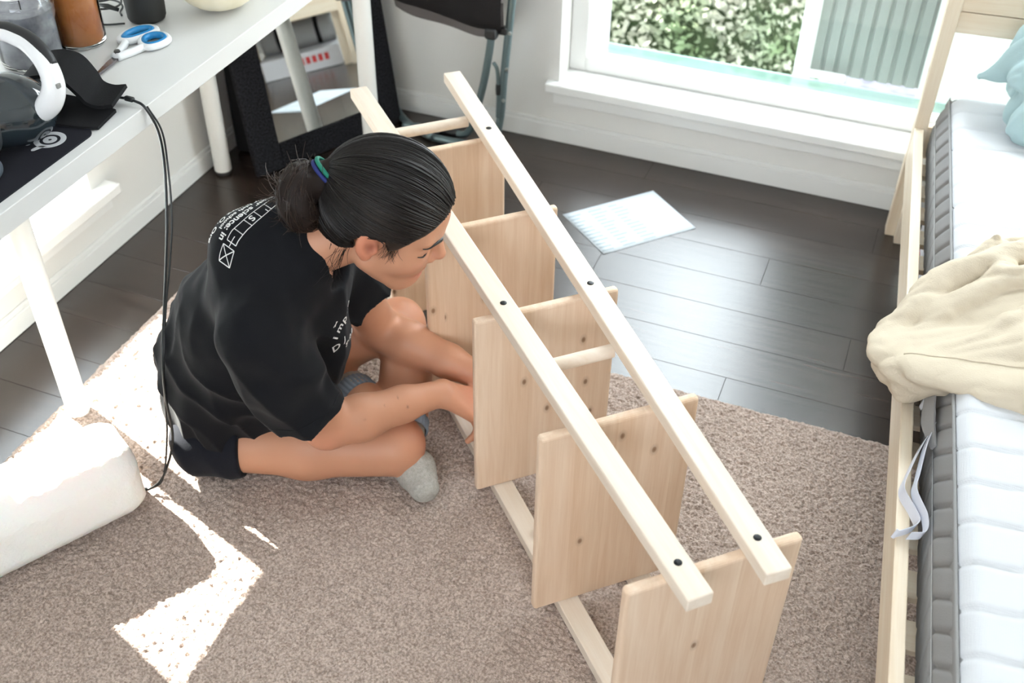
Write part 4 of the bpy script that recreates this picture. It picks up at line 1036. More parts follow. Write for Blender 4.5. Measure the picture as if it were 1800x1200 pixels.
def person():
    t = thing('person', l2w(np.array((0.05, -1.70, 0.015))), 'person with dark hair in a bun sitting cross-legged in black t-shirt and shorts', 'person')
    # ---- skin: one continuous body
    g = Field((-0.13, -2.02, 0.0), (0.74, -1.36, 0.80), 0.003)
    # torso (under the clothes)
    g.chain([(0.04, -1.775, 0.115), (0.060, -1.755, 0.25), (0.11, -1.71, 0.40), tuple(C7+np.array((-0.01, 0, -0.05)))], [0.066, 0.078, 0.078, 0.05], 0.03)
    g.chain([SHR, (0.215, -1.65, 0.49), SHL], [0.045, 0.06, 0.045], 0.04)
    # neck
    g.cone(C7+np.array((0.0, 0.0, -0.005)), hp(-0.025, 0, -0.035), 0.058, 0.056, 0.02)
    # legs
    g.chain([HPR, (HPR*0.45+KNR*0.55)+np.array((0, 0, 0.002)), KNR], [0.056, 0.066, 0.057], 0.03)
    g.ell(KNR+np.array((0.016, -0.004, 0.008)), (0.050, 0.050, 0.050), None, 0.03)
    g.chain([HPL, HPL*0.4+KNL*0.6, KNL], [0.064, 0.068, 0.052], 0.03)
    g.chain([KNR+np.array((0.006, -0.03, -0.004)), (0.352, -1.63, 0.094), CFR, ANR], [0.052, 0.053, 0.043, 0.034], 0.02)
    g.chain([KNL+np.array((0, 0.02, -0.01)), (0.440, -1.73, 0.125), (0.415, -1.66, 0.09), ANL], [0.050, 0.052, 0.045, 0.033], 0.02)
    g.chain([ANL, (0.398, -1.53, 0.048), TOL], [0.032, 0.032, 0.024], 0.015)
    g.chain([ANR, (0.325, -1.93, 0.060), (0.38, -1.965, 0.045)], [0.033, 0.032, 0.024], 0.015)
    # arms
    g.chain([SHR, SHR*0.45+ELR*0.55, ELR], [0.050, 0.049, 0.043], 0.02)
    g.chain([ELR, ELR*0.72+WRR*0.28+np.array((0, 0.004, 0.0)), ELR*0.35+WRR*0.65, WRR], [0.044, 0.046, 0.036, 0.0275], 0.018, squash=((0, 1, 0.2), 1.12))
    g.chain([SHL, SHL*0.45+ELL*0.55, ELL], [0.048, 0.047, 0.041], 0.02)
    g.chain([ELL, ELL*0.72+WRL*0.28, ELL*0.35+WRL*0.65, WRL], [0.041, 0.044, 0.035, 0.027], 0.018)
    # hands: palm, four fingers, thumb
    def hand(w, fwd, side, down, pinky_first):
        f, s_, d = [np.array(x, float)/np.linalg.norm(x) for x in (fwd, side, down)]
        k = []
        for i, o in enumerate((0.030, 0.010, -0.010, -0.028)):     # index..little along the side axis
            b = w+f*(0.080-0.004*abs(i-1))+s_*o+d*(0.004+0.003*i)
            k.append(b); g.cone(w+s_*o*0.5+f*0.012, b, 0.0175, 0.0125, 0.014)
        L = ((0.042, 0.026, 0.020), (0.046, 0.030, 0.021), (0.042, 0.028, 0.020), (0.034, 0.021, 0.018))
        for i, b in enumerate(k):
            a = 0.45+0.10*i; p = b
            for j, l in enumerate(L[i]):
                q = p+(f*math.cos(a)+d*math.sin(a))*l
                g.cone(p, q, 0.0088-0.0006*j, 0.0082-0.0008*j, 0.004); p = q; a += (0.75, 0.55, 0.4)[j]
        th0 = w+f*0.022+s_*0.026+d*0.008
        th1 = th0+f*0.034+s_*0.020+d*0.020; th2 = th1+f*0.026+s_*0.000+d*0.020; th3 = th2+f*0.018-s_*0.008+d*0.014
        g.cone(w+s_*0.012, th0, 0.016, 0.0145, 0.012); g.cone(th0, th1, 0.0145, 0.0108, 0.008); g.cone(th1, th2, 0.0105, 0.0098, 0.004); g.cone(th2, th3, 0.0095, 0.0082, 0.003)
    hand(WRR, (0.86, 0.10, -0.50), (0.10, -0.97, 0.10), (-0.45, 0.05, -0.88), True)
    hand(WRL, (0.80, 0.45, -0.40), (0.35, 0.93, -0.10), (-0.35, -0.10, -0.93), False)
    # head
    def he(c, r, k=0.012, op='u', B=None): g.ell(hp(*c), np.array(r)*HS, HB if B is None else B, k, op)
    def hc(a, b, ra, rb, k=0.008, op='u'): g.cone(hp(*a), hp(*b), ra*HS, rb*HS, k, op)
    he((-0.006, 0, 0.046), (0.096, 0.075, 0.088), 0.02)
    he((0.034, 0, -0.020), (0.062, 0.061, 0.080), 0.02)
    he((0.052, 0, 0.045), (0.047, 0.058, 0.055), 0.02)
    for s in (1, -1):
        hc((0.004, s*0.052, -0.050), (0.066, s*0.016, -0.098), 0.017, 0.016, 0.02)     # jaw
        he((0.055, s*0.036, -0.020), (0.032, 0.027, 0.030), 0.03)                       # cheek
        hc((0.088, s*0.010, 0.030), (0.074, s*0.046, 0.034), 0.012, 0.012, 0.012)       # brow
    he((0.072, 0, -0.098), (0.022, 0.024, 0.018), 0.015)
    hc((0.066, 0, -0.046), (0.076, 0, -0.076), 0.032, 0.028, 0.03)                      # muzzle
    for s in (1, -1): he((0.094, s*0.034, 0.008), (0.017, 0.019, 0.013), 0.008, 's')      # eye sockets
    hc((0.089, 0, 0.024), (0.114, 0, -0.016), 0.0085, 0.0095, 0.010)                      # nose
    he((0.112, 0, -0.020), (0.0125, 0.0115, 0.0105), 0.006)
    for s in (1, -1):
        he((0.099, s*0.0125, -0.028), (0.012, 0.008, 0.008), 0.005)
        he((0.103, s*0.0065, -0.0365), (0.0055, 0.0035, 0.004), 0.002, 's')
        he((0.0755, s*0.033, 0.008), (0.0135, 0.0160, 0.0125), 0.003)                   # lids over the eyeballs
    hc((0.090, 0, -0.040), (0.096, 0, -0.054), 0.010, 0.009, 0.008)
    hc((0.090, 0.020, -0.066), (0.0985, 0.004, -0.0585), 0.0045, 0.0062, 0.004); hc((0.090, -0.020, -0.066), (0.0985, -0.004, -0.0585), 0.0045, 0.0062, 0.004)
    hc((0.088, 0.018, -0.0685), (0.0965, 0, -0.0735), 0.005, 0.0070, 0.004); hc((0.088, -0.018, -0.0685), (0.0965, 0, -0.0735), 0.005, 0.0070, 0.004)
    hc((0.0925, 0.020, -0.0665), (0.1045, 0, -0.0655), 0.0012, 0.0020, 0.002, 's'); hc((0.0925, -0.020, -0.0665), (0.1045, 0, -0.0655), 0.0012, 0.0020, 0.002, 's')
    for s in (1, -1):                                                                     # ears
        tilt = 0.25; er = np.array([HB[0]*math.cos(tilt)+HB[2]*math.sin(tilt), HB[1], -HB[0]*math.sin(tilt)+HB[2]*math.cos(tilt)])
        fl = s*0.35; ax = er[1]*math.cos(fl)+er[0]*math.sin(fl)*1; er2 = np.array([er[0]*math.cos(fl)-er[1]*math.sin(fl), ax, er[2]])
        he((-0.010, s*0.077, 0.004), (0.0185, 0.0085, 0.030), 0.004, 'u', er2)
        he((-0.004, s*0.0745, -0.022), (0.009, 0.0065, 0.010), 0.006)
        he((-0.004, s*0.0865, 0.004), (0.0095, 0.008, 0.0145), 0.004, 's', er2)
        he((-0.010, s*0.0875, 0.019), (0.0095, 0.0055, 0.007), 0.003, 's', er2)
        he((0.006, s*0.0765, -0.002), (0.005, 0.0055, 0.008), 0.004)
    V, F = g.mesh(flip=True); V = smooth_mesh(V, F, 2, 0.4)
    M_skin = mat('skin', (0.66, 0.36, 0.235), 0.48, 0.4, Subsurface_Weight=0.06, Subsurface_Scale=0.012)
    M_skin.node_tree.nodes['Principled BSDF'].inputs['Subsurface Radius'].default_value = (1.0, 0.35, 0.2)
    body = mesh_obj('body', l2w(V), F, M_skin, t, smooth=True)
    # colour: lips, ears, nose, cheeks, knees and elbows a little redder, a few moles; ear hollows darkened as shade
    base = np.array((0.54, 0.265, 0.158)); col = np.tile(base, (len(V), 1))
    H = (V-HC) @ HB.T/HS
    def tint(wt, c): nonlocal col; col = col*(1-wt[:, None])+np.array(c)*wt[:, None]
    gs = lambda c, r: np.exp(-(((H-np.array(c))/np.array(r))**2).sum(1))
    tint(0.55*vnoise(V*24, 3)*0.3, (0.54, 0.24, 0.15))
    tint(0.45*gs((0.112, 0, -0.024), (0.018, 0.016, 0.014)), (0.62, 0.22, 0.15))
    for s in (1, -1):
        tint(0.35*gs((0.075, s*0.042, -0.025), (0.03, 0.02, 0.018)), (0.62, 0.24, 0.17))
        tint(0.55*np.clip(gs((-0.010, s*0.080, 0.004), (0.026, 0.014, 0.04))*1.4, 0, 1), (0.64, 0.20, 0.12))
        tint(0.8*gs((-0.002, s*0.077, 0.003), (0.0075, 0.009, 0.012)), (0.20, 0.05, 0.03))  # shade painted into the ear hollow
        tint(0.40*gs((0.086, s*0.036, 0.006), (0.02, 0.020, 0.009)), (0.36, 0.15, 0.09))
    lip = np.clip(1.35*gs((0.094, 0, -0.066), (0.022, 0.0225, 0.0105)), 0, 1); tint(0.75*lip*(H[:, 0] > 0.078), (0.50, 0.14, 0.12))
    for c, r, w in ((KNR+np.array((0.05, 0, 0.02)), 0.05, 0.35), (ELR+np.array((-0.02, 0.03, -0.01)), 0.05, 0.3), (WRR+np.array((0.07, 0, -0.02)), 0.05, 0.35), (KNL, 0.06, 0.25)):
        tint(w*np.exp(-(((V-c)/r)**2).sum(1)), (0.64, 0.22, 0.14))
    U3 = np.array((0, 1, 0.75)); U3 /= np.linalg.norm(U3)
    for f_, o_, r in ((0.28, 0.004, 0.0015), (0.60, 0.012, 0.0014), (0.66, -0.004, 0.0023), (0.47, 0.010, 0.0009)):
        c = ELR+(WRR-ELR)*f_+U3*0.040+np.array((0, -0.4, 1))*o_
        tint(0.8*np.exp(-(((V-c)/np.array((r, 0.02, r*1.2)))**2).sum(1))*(V[:, 1] > -1.57), (0.13, 0.05, 0.03))
    at = body.data.color_attributes.new('tone', 'FLOAT_COLOR', 'POINT')
    at.data.foreach_set('color', np.concatenate([col, np.ones((len(col), 1))], 1).astype(np.float32).ravel())
    nt = M_skin.node_tree; an = nt.nodes.new('ShaderNodeVertexColor'); an.layer_name = 'tone'
    nt.links.new(an.outputs['Color'], nt.nodes['Principled BSDF'].inputs['Base Color'])
    # ---- t-shirt
    M_sh = mat('black_cotton', (0.0085, 0.0088, 0.0105), 0.9, 0.12, bump=(500, 0.15), Sheen_Weight=0.05)
    g = Field((-0.15, -2.00, 0.02), (0.52, -1.36, 0.72), 0.0035)
    g.chain([(0.062, -1.785, 0.14), (0.066, -1.758, 0.25), (0.108, -1.715, 0.38), (0.148, -1.670, 0.480)], [0.120, 0.125, 0.118, 0.097], 0.05, squash=((0.9, -0.3, -0.25), 1.20))
    g.chain([SHR+np.array((0.012, -0.012, -0.012)), (0.165, -1.62, 0.500), C7+np.array((-0.012, 0, -0.030)), (0.262, -1.72, 0.495), SHL+np.array((0, 0, -0.01))], [0.068, 0.082, 0.072, 0.070, 0.060], 0.045)
    g.cone((0.20, -1.650, 0.560), (0.272, -1.636, 0.578), 0.080, 0.068, 0.03)
    g.cone((0.225, -1.668, 0.598), (0.150, -1.672, 0.580), 0.060, 0.062, 0.04)
    g.cone((0.245, -1.665, 0.44), (0.225, -1.670, 0.31), 0.080, 0.075, 0.05)          # chest, hanging forward
    g.cone((0.225, -1.670, 0.31), (0.150, -1.715, 0.18), 0.075, 0.085, 0.04)
    g.ell((0.042, -1.782, 0.140), (0.090, 0.128, 0.085), None, 0.04)
    # right sleeve
    dR = ELR-SHR; LR = np.linalg.norm(dR); dR /= LR
    hemR = SHR+dR*LR*0.74+np.array((-0.004, 0, 0))
    def sleeve_field(pts, rs, hem, nrm, arm, rin, squash=None):
        q = Field(g.lo, g.lo+g.h*(g.n-1.5), g.h)
        q.chain(pts, rs, 0.035, 'u', squash); q.plane(hem, nrm)
        q.cone(arm[0], arm[1], rin, rin, 0.004, 's')
        return q.f
    sR = sleeve_field([SHR, SHR+dR*LR*0.35+np.array((-0.010, 0, 0)), hemR+dR*0.06+np.array((-0.018, 0.002, 0.0))], [0.066, 0.072, 0.082], hemR, (0.16, 0.05, -1.0), (hemR+dR*0.035+np.array((-0.014, 0, 0)), hemR+dR*0.12+np.array((-0.014, 0, 0))), 0.060, ((0, 1, 0), 1.05))
    dL = ELL-SHL; LL = np.linalg.norm(dL); dL /= LL
    hemL = SHL+dL*LL*0.54
    sL = sleeve_field([SHL, SHL+dL*LL*0.3, hemL+dL*0.05], [0.056, 0.064, 0.072], hemL, dL, (hemL+dL*0.02, hemL+dL*0.09), 0.055)
    for sf in (sR, sL):
        hh = np.maximum(0.03-np.abs(g.f-sf), 0)/0.03
        g.f = (np.minimum(g.f, sf)-hh*hh*0.03*0.25).astype(np.float32)
    # folds: long drapes from the armpit and shoulder down to the waist
    X, Y, Z = np.meshgrid(*g.ax, indexing='ij'); m = np.abs(g.f) < 0.035
    q = np.stack([X[m], Y[m], Z[m]], -1)
    w1 = q[:, 0]*16+q[:, 2]*11+3.2*vnoise(q*5.5, 51)+q[:, 1]*5
    low = np.clip((0.53-q[:, 2])/0.20, 0.15, 1)
    fold = (np.abs(np.sin(w1*1.55))**0.7-0.6)*0.0120*low
    fold += (np.abs(vnoise(q*np.array([16, 22, 11]), 55)-0.5)*2-0.45)*0.016*low
    fold += (vnoise(q*34, 56)-0.5)*0.0035
    g.f[m] += fold.astype(np.float32)
    # collar opening
    g.cone((0.262, -1.637, 0.568), (0.36, -1.615, 0.60), 0.062, 0.075, 0.004, 's')
    g.cone((0.285, -1.640, 0.530), (0.36, -1.615, 0.575), 0.050, 0.075, 0.010, 's')
    g.plane((0, 0, 0.045), (0, 0, -1))
    V, F = g.mesh(flip=True); V = smooth_mesh(V, F, 2, 0.4)
    shirt = mesh_obj('t_shirt', l2w(V), F, M_sh, t, smooth=True)
    bvh = BVHTree.FromPolygons([Vector(p) for p in l2w(V)], F.tolist())
    ring = []
    nz_ = np.array((0.16, 0.05, -1.0)); nz_ /= np.linalg.norm(nz_); e1_ = np.cross(nz_, (0, 1, 0)); e1_ /= np.linalg.norm(e1_); e2_ = np.cross(nz_, e1_)
    for a_ in np.linspace(0, 2*math.pi, 60, endpoint=False):
        c_ = hemR-nz_*0.020+np.array((-0.014, 0, 0)); o_ = e1_*math.cos(a_)+e2_*math.sin(a_)
        P_, D_ = Vector(l2w(c_+o_*0.16)), Vector(l2w(-o_))
        loc, nrm, _, dist = bvh.ray_cast(P_, D_)
        if loc is not None and 0.05 < dist < 0.125: ring.append((a_, np.array(loc+nrm*0.0004)))
    run = [p for a_, p in ring if True]
    if len(run) > 40: tube('sleeve_seam', [p for i, p in enumerate(run) if i % 2 == 0 and (i == 0 or np.linalg.norm(p-run[max(i-2, 0)]) < 0.05)], 0.0009, M_sh, t, n=5)
    # ---- shorts
    M_so = mat('dark_navy_shorts', (0.0075, 0.0085, 0.013), 0.85, 0.15, bump=(500, 0.15), Sheen_Weight=0.05)
    g = Field((-0.15, -2.02, 0.0), (0.40, -1.45, 0.26), 0.0045)
    g.ell((0.042, -1.785, 0.098), (0.090, 0.128, 0.082), None, 0.03)
    dr = (KNR-HPR)/np.linalg.norm(KNR-HPR); he_r = HPR+dr*0.082
    g.chain([HPR, he_r+dr*0.05], [0.071, 0.074], 0.03)
    dl = (KNL-HPL)/np.linalg.norm(KNL-HPL); he_l = HPL+dl*0.17
    g.chain([HPL, he_l+dl*0.05], [0.084, 0.080], 0.03)
    X, Y, Z = np.meshgrid(*g.ax, indexing='ij'); m = np.abs(g.f) < 0.03
    q = np.stack([X[m], Y[m], Z[m]], -1); g.f[m] += ((np.abs(np.sin(q[:, 0]*46+q[:, 2]*14+2.5*vnoise(q*9, 61)))-0.5)*0.005).astype(np.float32)
    for hem, d in ((he_r, dr), (he_l, dl)):
        sl, (x, y, z) = g.sub(hem-0.13, hem+0.13, 0)
        dd = (x-hem[0])*d[0]+(y-hem[1])*d[1]+(z-hem[2])*d[2]
        rad = np.sqrt((x-hem[0]-dd*d[0])**2+(y-hem[1]-dd*d[1])**2+(z-hem[2]-dd*d[2])**2)
        g.f[sl] = np.maximum(g.f[sl], -np.maximum(-dd, rad-0.115))
    g.plane((0, 0, 0.016), (0, 0, -1))
    V, F = g.mesh(flip=True); V = smooth_mesh(V, F, 2, 0.4)
    mesh_obj('shorts', l2w(V), F, M_so, t, smooth=True)
    # ---- socks
    M_sk = mat('grey_sock_knit', (0.38, 0.365, 0.325), 0.95, 0.1, bump=(420, 0.6), var=(160, (0.46, 0.44, 0.40)))
    M_ck = mat('sock_cuff_blue_grey', (0.27, 0.33, 0.40), 0.95, 0.1)
    def sock(pts, rs, cuff):
        pts = [np.array(p) for p in pts]
        lo = np.min(pts, 0)-0.07; hi = np.max(pts, 0)+0.07; lo[2] = max(lo[2], 0.0)
        g = Field(lo, hi, 0.003)
        g.chain(pts, rs, 0.02)
        X, Y, Z = np.meshgrid(*g.ax, indexing='ij'); m = np.abs(g.f) < 0.02
        q = np.stack([X[m], Y[m], Z[m]], -1); g.f[m] += ((np.abs(vnoise(q*45, 71)-0.5)*2-0.4)*0.0035).astype(np.float32)
        V, F = g.mesh(flip=True); V = smooth_mesh(V, F, 1, 0.4)
        s = mesh_obj('sock', l2w(V), F, M_sk, t, smooth=True)
        # ribbed cuff
        A, B, ra, rb = cuff; A, B = np.array(A), np.array(B); d = (B-A)/np.linalg.norm(B-A)
        u = np.cross(d, (0, 0, 1)); u /= np.linalg.norm(u); w = np.cross(d, u); n = 120; VV, FF = [], []
        prof = [(0, 0.0), (0, 0.003), (0.1, 0.004), (0.5, 0.003), (0.9, 0.004), (1, 0.003), (1, 0.0)]
        for s_, o in prof:
            for j in range(n):
                a = 2*math.pi*j/n; r = ra+(rb-ra)*s_+o+0.0010*(1 if (j//2) % 2 else -1)*(o > 0)
                VV.append(A+(B-A)*s_+r*(math.cos(a)*u+math.sin(a)*w))
        for i in range(len(prof)-1):
            for j in range(n): FF.append((i*n+j, i*n+(j+1) % n, (i+1)*n+(j+1) % n, (i+1)*n+j))
        c = mesh_obj('sock_cuff', l2w(np.array(VV)), FF, M_ck, s, smooth=True)
    sock([(0.402, -1.625, 0.080), ANL+np.array((0, 0, -0.002)), (0.398, -1.535, 0.048), TOL+np.array((0.004, 0.008, 0.002))], [0.044, 0.040, 0.038, 0.031], ((0.411, -1.645, 0.085), (0.402, -1.622, 0.079), 0.046, 0.045))
    sock([CFR+np.array((-0.006, -0.02, -0.002)), ANR, (0.325, -1.93, 0.060), (0.38, -1.965, 0.045)], [0.046, 0.040, 0.038, 0.030], (CFR+np.array((0.002, 0.008, 0.001)), CFR+np.array((-0.010, -0.034, -0.005)), 0.0455, 0.0445))
    # ---- hair
    M_h = mat('dark_brown_hair', (0.0105, 0.0075, 0.0065), 0.38, 0.45)
    M_h.node_tree.nodes['Principled BSDF'].inputs['Anisotropic'].default_value = 0.5
    M_h2 = mat('brown_hair_tips', (0.034, 0.019, 0.013), 0.45, 0.35)
    g = Field(hp(0, 0, 0)-0.24, hp(0, 0, 0)+0.24, 0.0032)
    X, Y, Z = np.meshgrid(*g.ax, indexing='ij')
    def hcoord(): 
        d = [X-HC[0], Y-HC[1], Z-HC[2]]
        return [(d[0]*HB[i][0]+d[1]*HB[i][1]+d[2]*HB[i][2])/HS for i in range(3)]
    hx, hy, hz = hcoord()
    g.ell(hp(-0.006, 0, 0.048), np.array((0.107, 0.087, 0.100))*HS, HB, 0)
    g.ell(hp(-0.045, 0, 0.010), np.array((0.068, 0.070, 0.075))*HS, HB, 0.02)
    # hairline: keep only above and behind a curve that runs from the forehead over the ear to the nape
    ay = np.abs(hy)
    line = np.interp(hx, [-0.12, -0.075, -0.040, -0.018, -0.008, 0.012, 0.024, 0.036, 0.055, 0.075, 0.092, 0.12], [-0.075, -0.070, -0.052, -0.018, 0.032, 0.030, 0.004, 0.014, 0.044, 0.064, 0.088, 0.115])
    ear = np.sqrt(((hx+0.008)/0.024)**2+((hz-0.002)/0.034)**2)
    dd = (line-hz)*HS*0.75
    g.f = np.maximum(g.f, dd.astype(np.float32))
    g.f = np.maximum(g.f, np.where(ay > 0.05, (1-ear)*0.022, -1).astype(np.float32))
    V, F = g.mesh(flip=True); V = smooth_mesh(V, F, 3, 0.5)
    hair = mesh_obj('hair', l2w(V), F, M_h, t, smooth=True)
    TIE = np.array((-0.103, -0.006, 0.056)); BUN = np.array((-0.127, -0.030, 0.004))
    tips = lambda P: l2w(np.array([hp(*p) for p in P]))
    def tubes(curves, r, n=3):
        VV, FF, o = [], [], 0
        for P, rr in zip(curves, r):
            v, f = tube_vf(P, rr, n, False); VV.append(v); FF.append(np.array(f)+o); o += len(v)
        return np.concatenate(VV), np.concatenate(FF)
    # combed strands flowing back to the tie
    E0, ER = np.array((-0.006, 0, 0.048)), np.array((0.107, 0.087, 0.100))
    ud = (TIE-E0)/ER; ud /= np.linalg.norm(ud)
    hbv = BVHTree.FromPolygons([Vector(p) for p in l2w(V)], F.tolist())
    cur = []
    for i in range(2200):
        side = rng.choice((-1, 1)); s = rng.random()
        hx0 = np.interp(s, [0, 0.3, 0.45, 0.6, 0.8, 1], [0.092, 0.070, 0.045, 0.015, -0.03, -0.07]); hz0 = np.interp(s, [0, 0.3, 0.45, 0.6, 0.8, 1], [0.088, 0.062, 0.030, 0.036, -0.035, -0.062])+0.006+rng.random()*0.012
        if s < 0.3: yy = side*0.075*(s/0.3)**0.8
        else: yy = side*(0.080 if s < 0.7 else 0.08-0.16*(s-0.7))
        sd = (np.array((hx0, yy, hz0))-E0)/ER; sd /= np.linalg.norm(sd)
        t0 = 0.0 if rng.random() < 0.6 else rng.random()*0.5
        om = math.acos(np.clip(sd@ud, -1, 1)); lift = 1.008+rng.random()*0.022; P = []
        jit = rng.normal(size=3)*0.012
        for k in range(15):
            tt = t0+(0.97-t0)*k/14
            d = (math.sin((1-tt)*om)*sd+math.sin(tt*om)*ud)/max(math.sin(om), 1e-3)
            d = d+jit*math.sin(math.pi*tt); d /= np.linalg.norm(d)
            P.append(E0+ER*d*1.03)
        Wp = []
        lf = (0.0003+0.0032*rng.random()**1.5)
        for p in tips(P):
            loc, nrm, _, _ = hbv.find_nearest(Vector(p)); Wp.append(np.array(loc+nrm*lf))
        cur.append(np.array(Wp))
    rr = [np.full(15, 0.0007+0.0006*rng.random()) for _ in cur]
    VV, FF = tubes(cur, rr)
    props(mesh_obj('hair_strands', VV, FF, M_h, hair, smooth=True), kind='stuff')
    # bun
    g = Field(hp(*BUN)-0.10, hp(*BUN)+0.10, 0.003)
    ax = np.array((-0.72, 0.10, -0.45)); ax /= np.linalg.norm(ax); e1 = np.cross(ax, (0, 1, 0)); e1 /= np.linalg.norm(e1); e2 = np.cross(ax, e1)
    R0 = [BUN+0.026*(math.cos(a)*e1+math.sin(a)*e2) for a in np.linspace(0, 2*math.pi, 17)]
    g.chain([hp(*p) for p in R0], [0.024]*17, 0.015)
    g.cone(hp(*TIE), hp(*(BUN)), 0.024, 0.030, 0.02)
    q = None; X, Y, Z = np.meshgrid(*g.ax, indexing='ij'); m = np.abs(g.f) < 0.03; q = np.stack([X[m], Y[m], Z[m]], -1)
    g.f[m] += ((np.abs(vnoise(q*30, 81)-0.5)*2-0.4)*0.010).astype(np.float32)
    V, F = g.mesh(flip=True); V = smooth_mesh(V, F, 2, 0.4)
    bun = mesh_obj('hair_bun', l2w(V), F, mat('bun_hair', (0.016, 0.010, 0.008), 0.6, 0.2), hair, smooth=True)
    cur = []
    for i in range(700):
        a0 = rng.random()*6.28; b0 = rng.random()*6.28; P = []; rB = 0.024+rng.random()*0.005; R1 = 0.026+rng.normal()*0.003; sp = rng.choice((-1, 1))*(0.8+rng.random()*1.2); pit = rng.normal()*1.2
        for k in range(12):
            a = a0+sp*k/11*1.9; b = b0+pit*k/11
            c = BUN+R1*(math.cos(a)*e1+math.sin(a)*e2); o = (math.cos(a)*e1+math.sin(a)*e2)*math.cos(b)+ax*math.sin(b)
            P.append(c+rB*o*(1+0.10*(rng.random()-0.3)))
        cur.append(tips(P))
    for i in range(170):                        # loose ends sticking out of the bun
        a = rng.random()*6.28; b = rng.normal()*0.8
        o = (math.cos(a)*e1+math.sin(a)*e2)*math.cos(b)+ax*math.sin(b); P = [BUN+o*0.036]; d = o*0.5+rng.normal(size=3)*0.6+np.array((-0.15, 0, -0.35)); d /= np.linalg.norm(d)
        L = 0.02+0.035*rng.random(); cv = rng.normal(size=3)*0.8
        for k in range(6): P.append(P[-1]+d*L/6); d = d+cv*0.22; d /= np.linalg.norm(d)
        cur.append(tips(P))
    rr = [np.linspace(0.0009, 0.0004, len(c)) for c in cur]
    VV, FF = tubes(cur, rr); props(mesh_obj('bun_strands', VV, FF, M_h2, hair, smooth=True), kind='stuff')
    # wisps by the temple, the nape and in front of the ear
    cur = []
    for i in range(52):
        z = rng.choice(3, p=(0.42, 0.58, 0.0))
        if z == 0: p0 = np.array((-0.044+rng.normal()*0.007, -0.062+rng.normal()*0.004, -0.038+rng.normal()*0.006)); d = np.array((-0.05, -0.10, -1.0)); L = 0.045+0.045*rng.random()
        elif z == 1: p0 = np.array((0.026+rng.normal()*0.006, -0.074, 0.018)); d = np.array((0.25, 0.05, -1.0)); L = 0.018+0.018*rng.random()
        else: p0 = np.array((0.086+rng.normal()*0.006, -0.02+rng.normal()*0.02, 0.088)); d = np.array((0.3, -0.3, -0.9)); L = 0.02+0.015*rng.random()
        d = d/np.linalg.norm(d)+rng.normal(size=3)*0.12; P = [p0]; cv = np.array((rng.normal()*0.25, -0.05, 0))
        for k in range(8): P.append(P[-1]+d*L/8); d = d+cv*0.3; d /= np.linalg.norm(d)
        cur.append(tips(P))
    VV, FF = tubes(cur, [np.linspace(0.0005, 0.0002, len(c)) for c in cur]); props(mesh_obj('loose_hair', VV, FF, M_h, hair, smooth=True), kind='stuff')
    # hair tie
    tie_d = (BUN-TIE)/np.linalg.norm(BUN-TIE); t1 = np.cross(tie_d, (0, 1, 0)); t1 /= np.linalg.norm(t1); t2 = np.cross(tie_d, t1)
    for nm, off, c in (('hair_tie', 0.0, (0.0, 0.17, 0.11)), ('hair_tie', 0.008, (0.01, 0.02, 0.14))):
        tube(nm, tips([TIE+tie_d*(0.004+off)+0.0285*(math.cos(a)*t1+math.sin(a)*t2) for a in np.linspace(0, 2*math.pi, 36, endpoint=False)]), 0.0038, mat('elastic', c, 0.7), t, n=10, closed=True)
    # ---- eyebrows, lashes
    bb = BVHTree.FromObject(body, bpy.context.evaluated_depsgraph_get()) if False else None
    bv = BVHTree.FromPolygons([body.data.vertices[i].co for i in range(len(body.data.vertices))], [tuple(p.vertices) for p in body.data.polygons])
    def onskin(P, off=0.0006):
        out = []
        for p in tips(P):
            loc, nrm, _, _ = bv.find_nearest(Vector(p)); out.append(np.array(loc+nrm*off))
        return np.array(out)
    M_cr = mat('lid_crease_skin', (0.30, 0.12, 0.07), 0.6, 0.2)
    for s in (-1, 1):
        br = onskin(catmull([(0.098, s*0.010, 0.024), (0.094, s*0.024, 0.030), (0.086, s*0.040, 0.033), (0.074, s*0.054, 0.026)], 6))
        n = len(br); tube('eyebrow', br, np.interp(np.arange(n)/(n-1), [0, 0.2, 0.6, 1], [0.0030, 0.0046, 0.0036, 0.0010]), M_h, t, n=8)
        la = onskin(catmull([(0.088, s*0.020, 0.001), (0.0895, s*0.032, -0.002), (0.085, s*0.044, -0.001), (0.073, s*0.054, 0.003)], 5), 0.0010)
        n = len(la); tube('eyelashes', la, np.interp(np.arange(n)/(n-1), [0, 0.5, 1], [0.0008, 0.0020, 0.0008]), M_h, t, n=6)
        continue
        lc = onskin(catmull([(0.088, s*0.022, 0.010), (0.088, s*0.034, 0.0125), (0.080, s*0.046, 0.011), (0.071, s*0.054, 0.006)], 5), 0.0002)
        tube('eyelid_crease', lc, 0.0007, M_cr, t, n=6)
    # ---- printing on the shirt
    M_pr = mat('white_shirt_print', (0.72, 0.72, 0.70), 0.8, 0.2)
    def text_me(s, size, lw=0.0):
        c = bpy.data.curves.new('t', 'FONT'); c.body = s; c.size = size; c.offset = lw
        o = bpy.data.objects.new('t', c); COL.objects.link(o)
        dg = bpy.context.evaluated_depsgraph_get(); me = bpy.data.meshes.new_from_object(o.evaluated_get(dg))
        bpy.data.objects.remove(o); bpy.data.curves.remove(c); return me
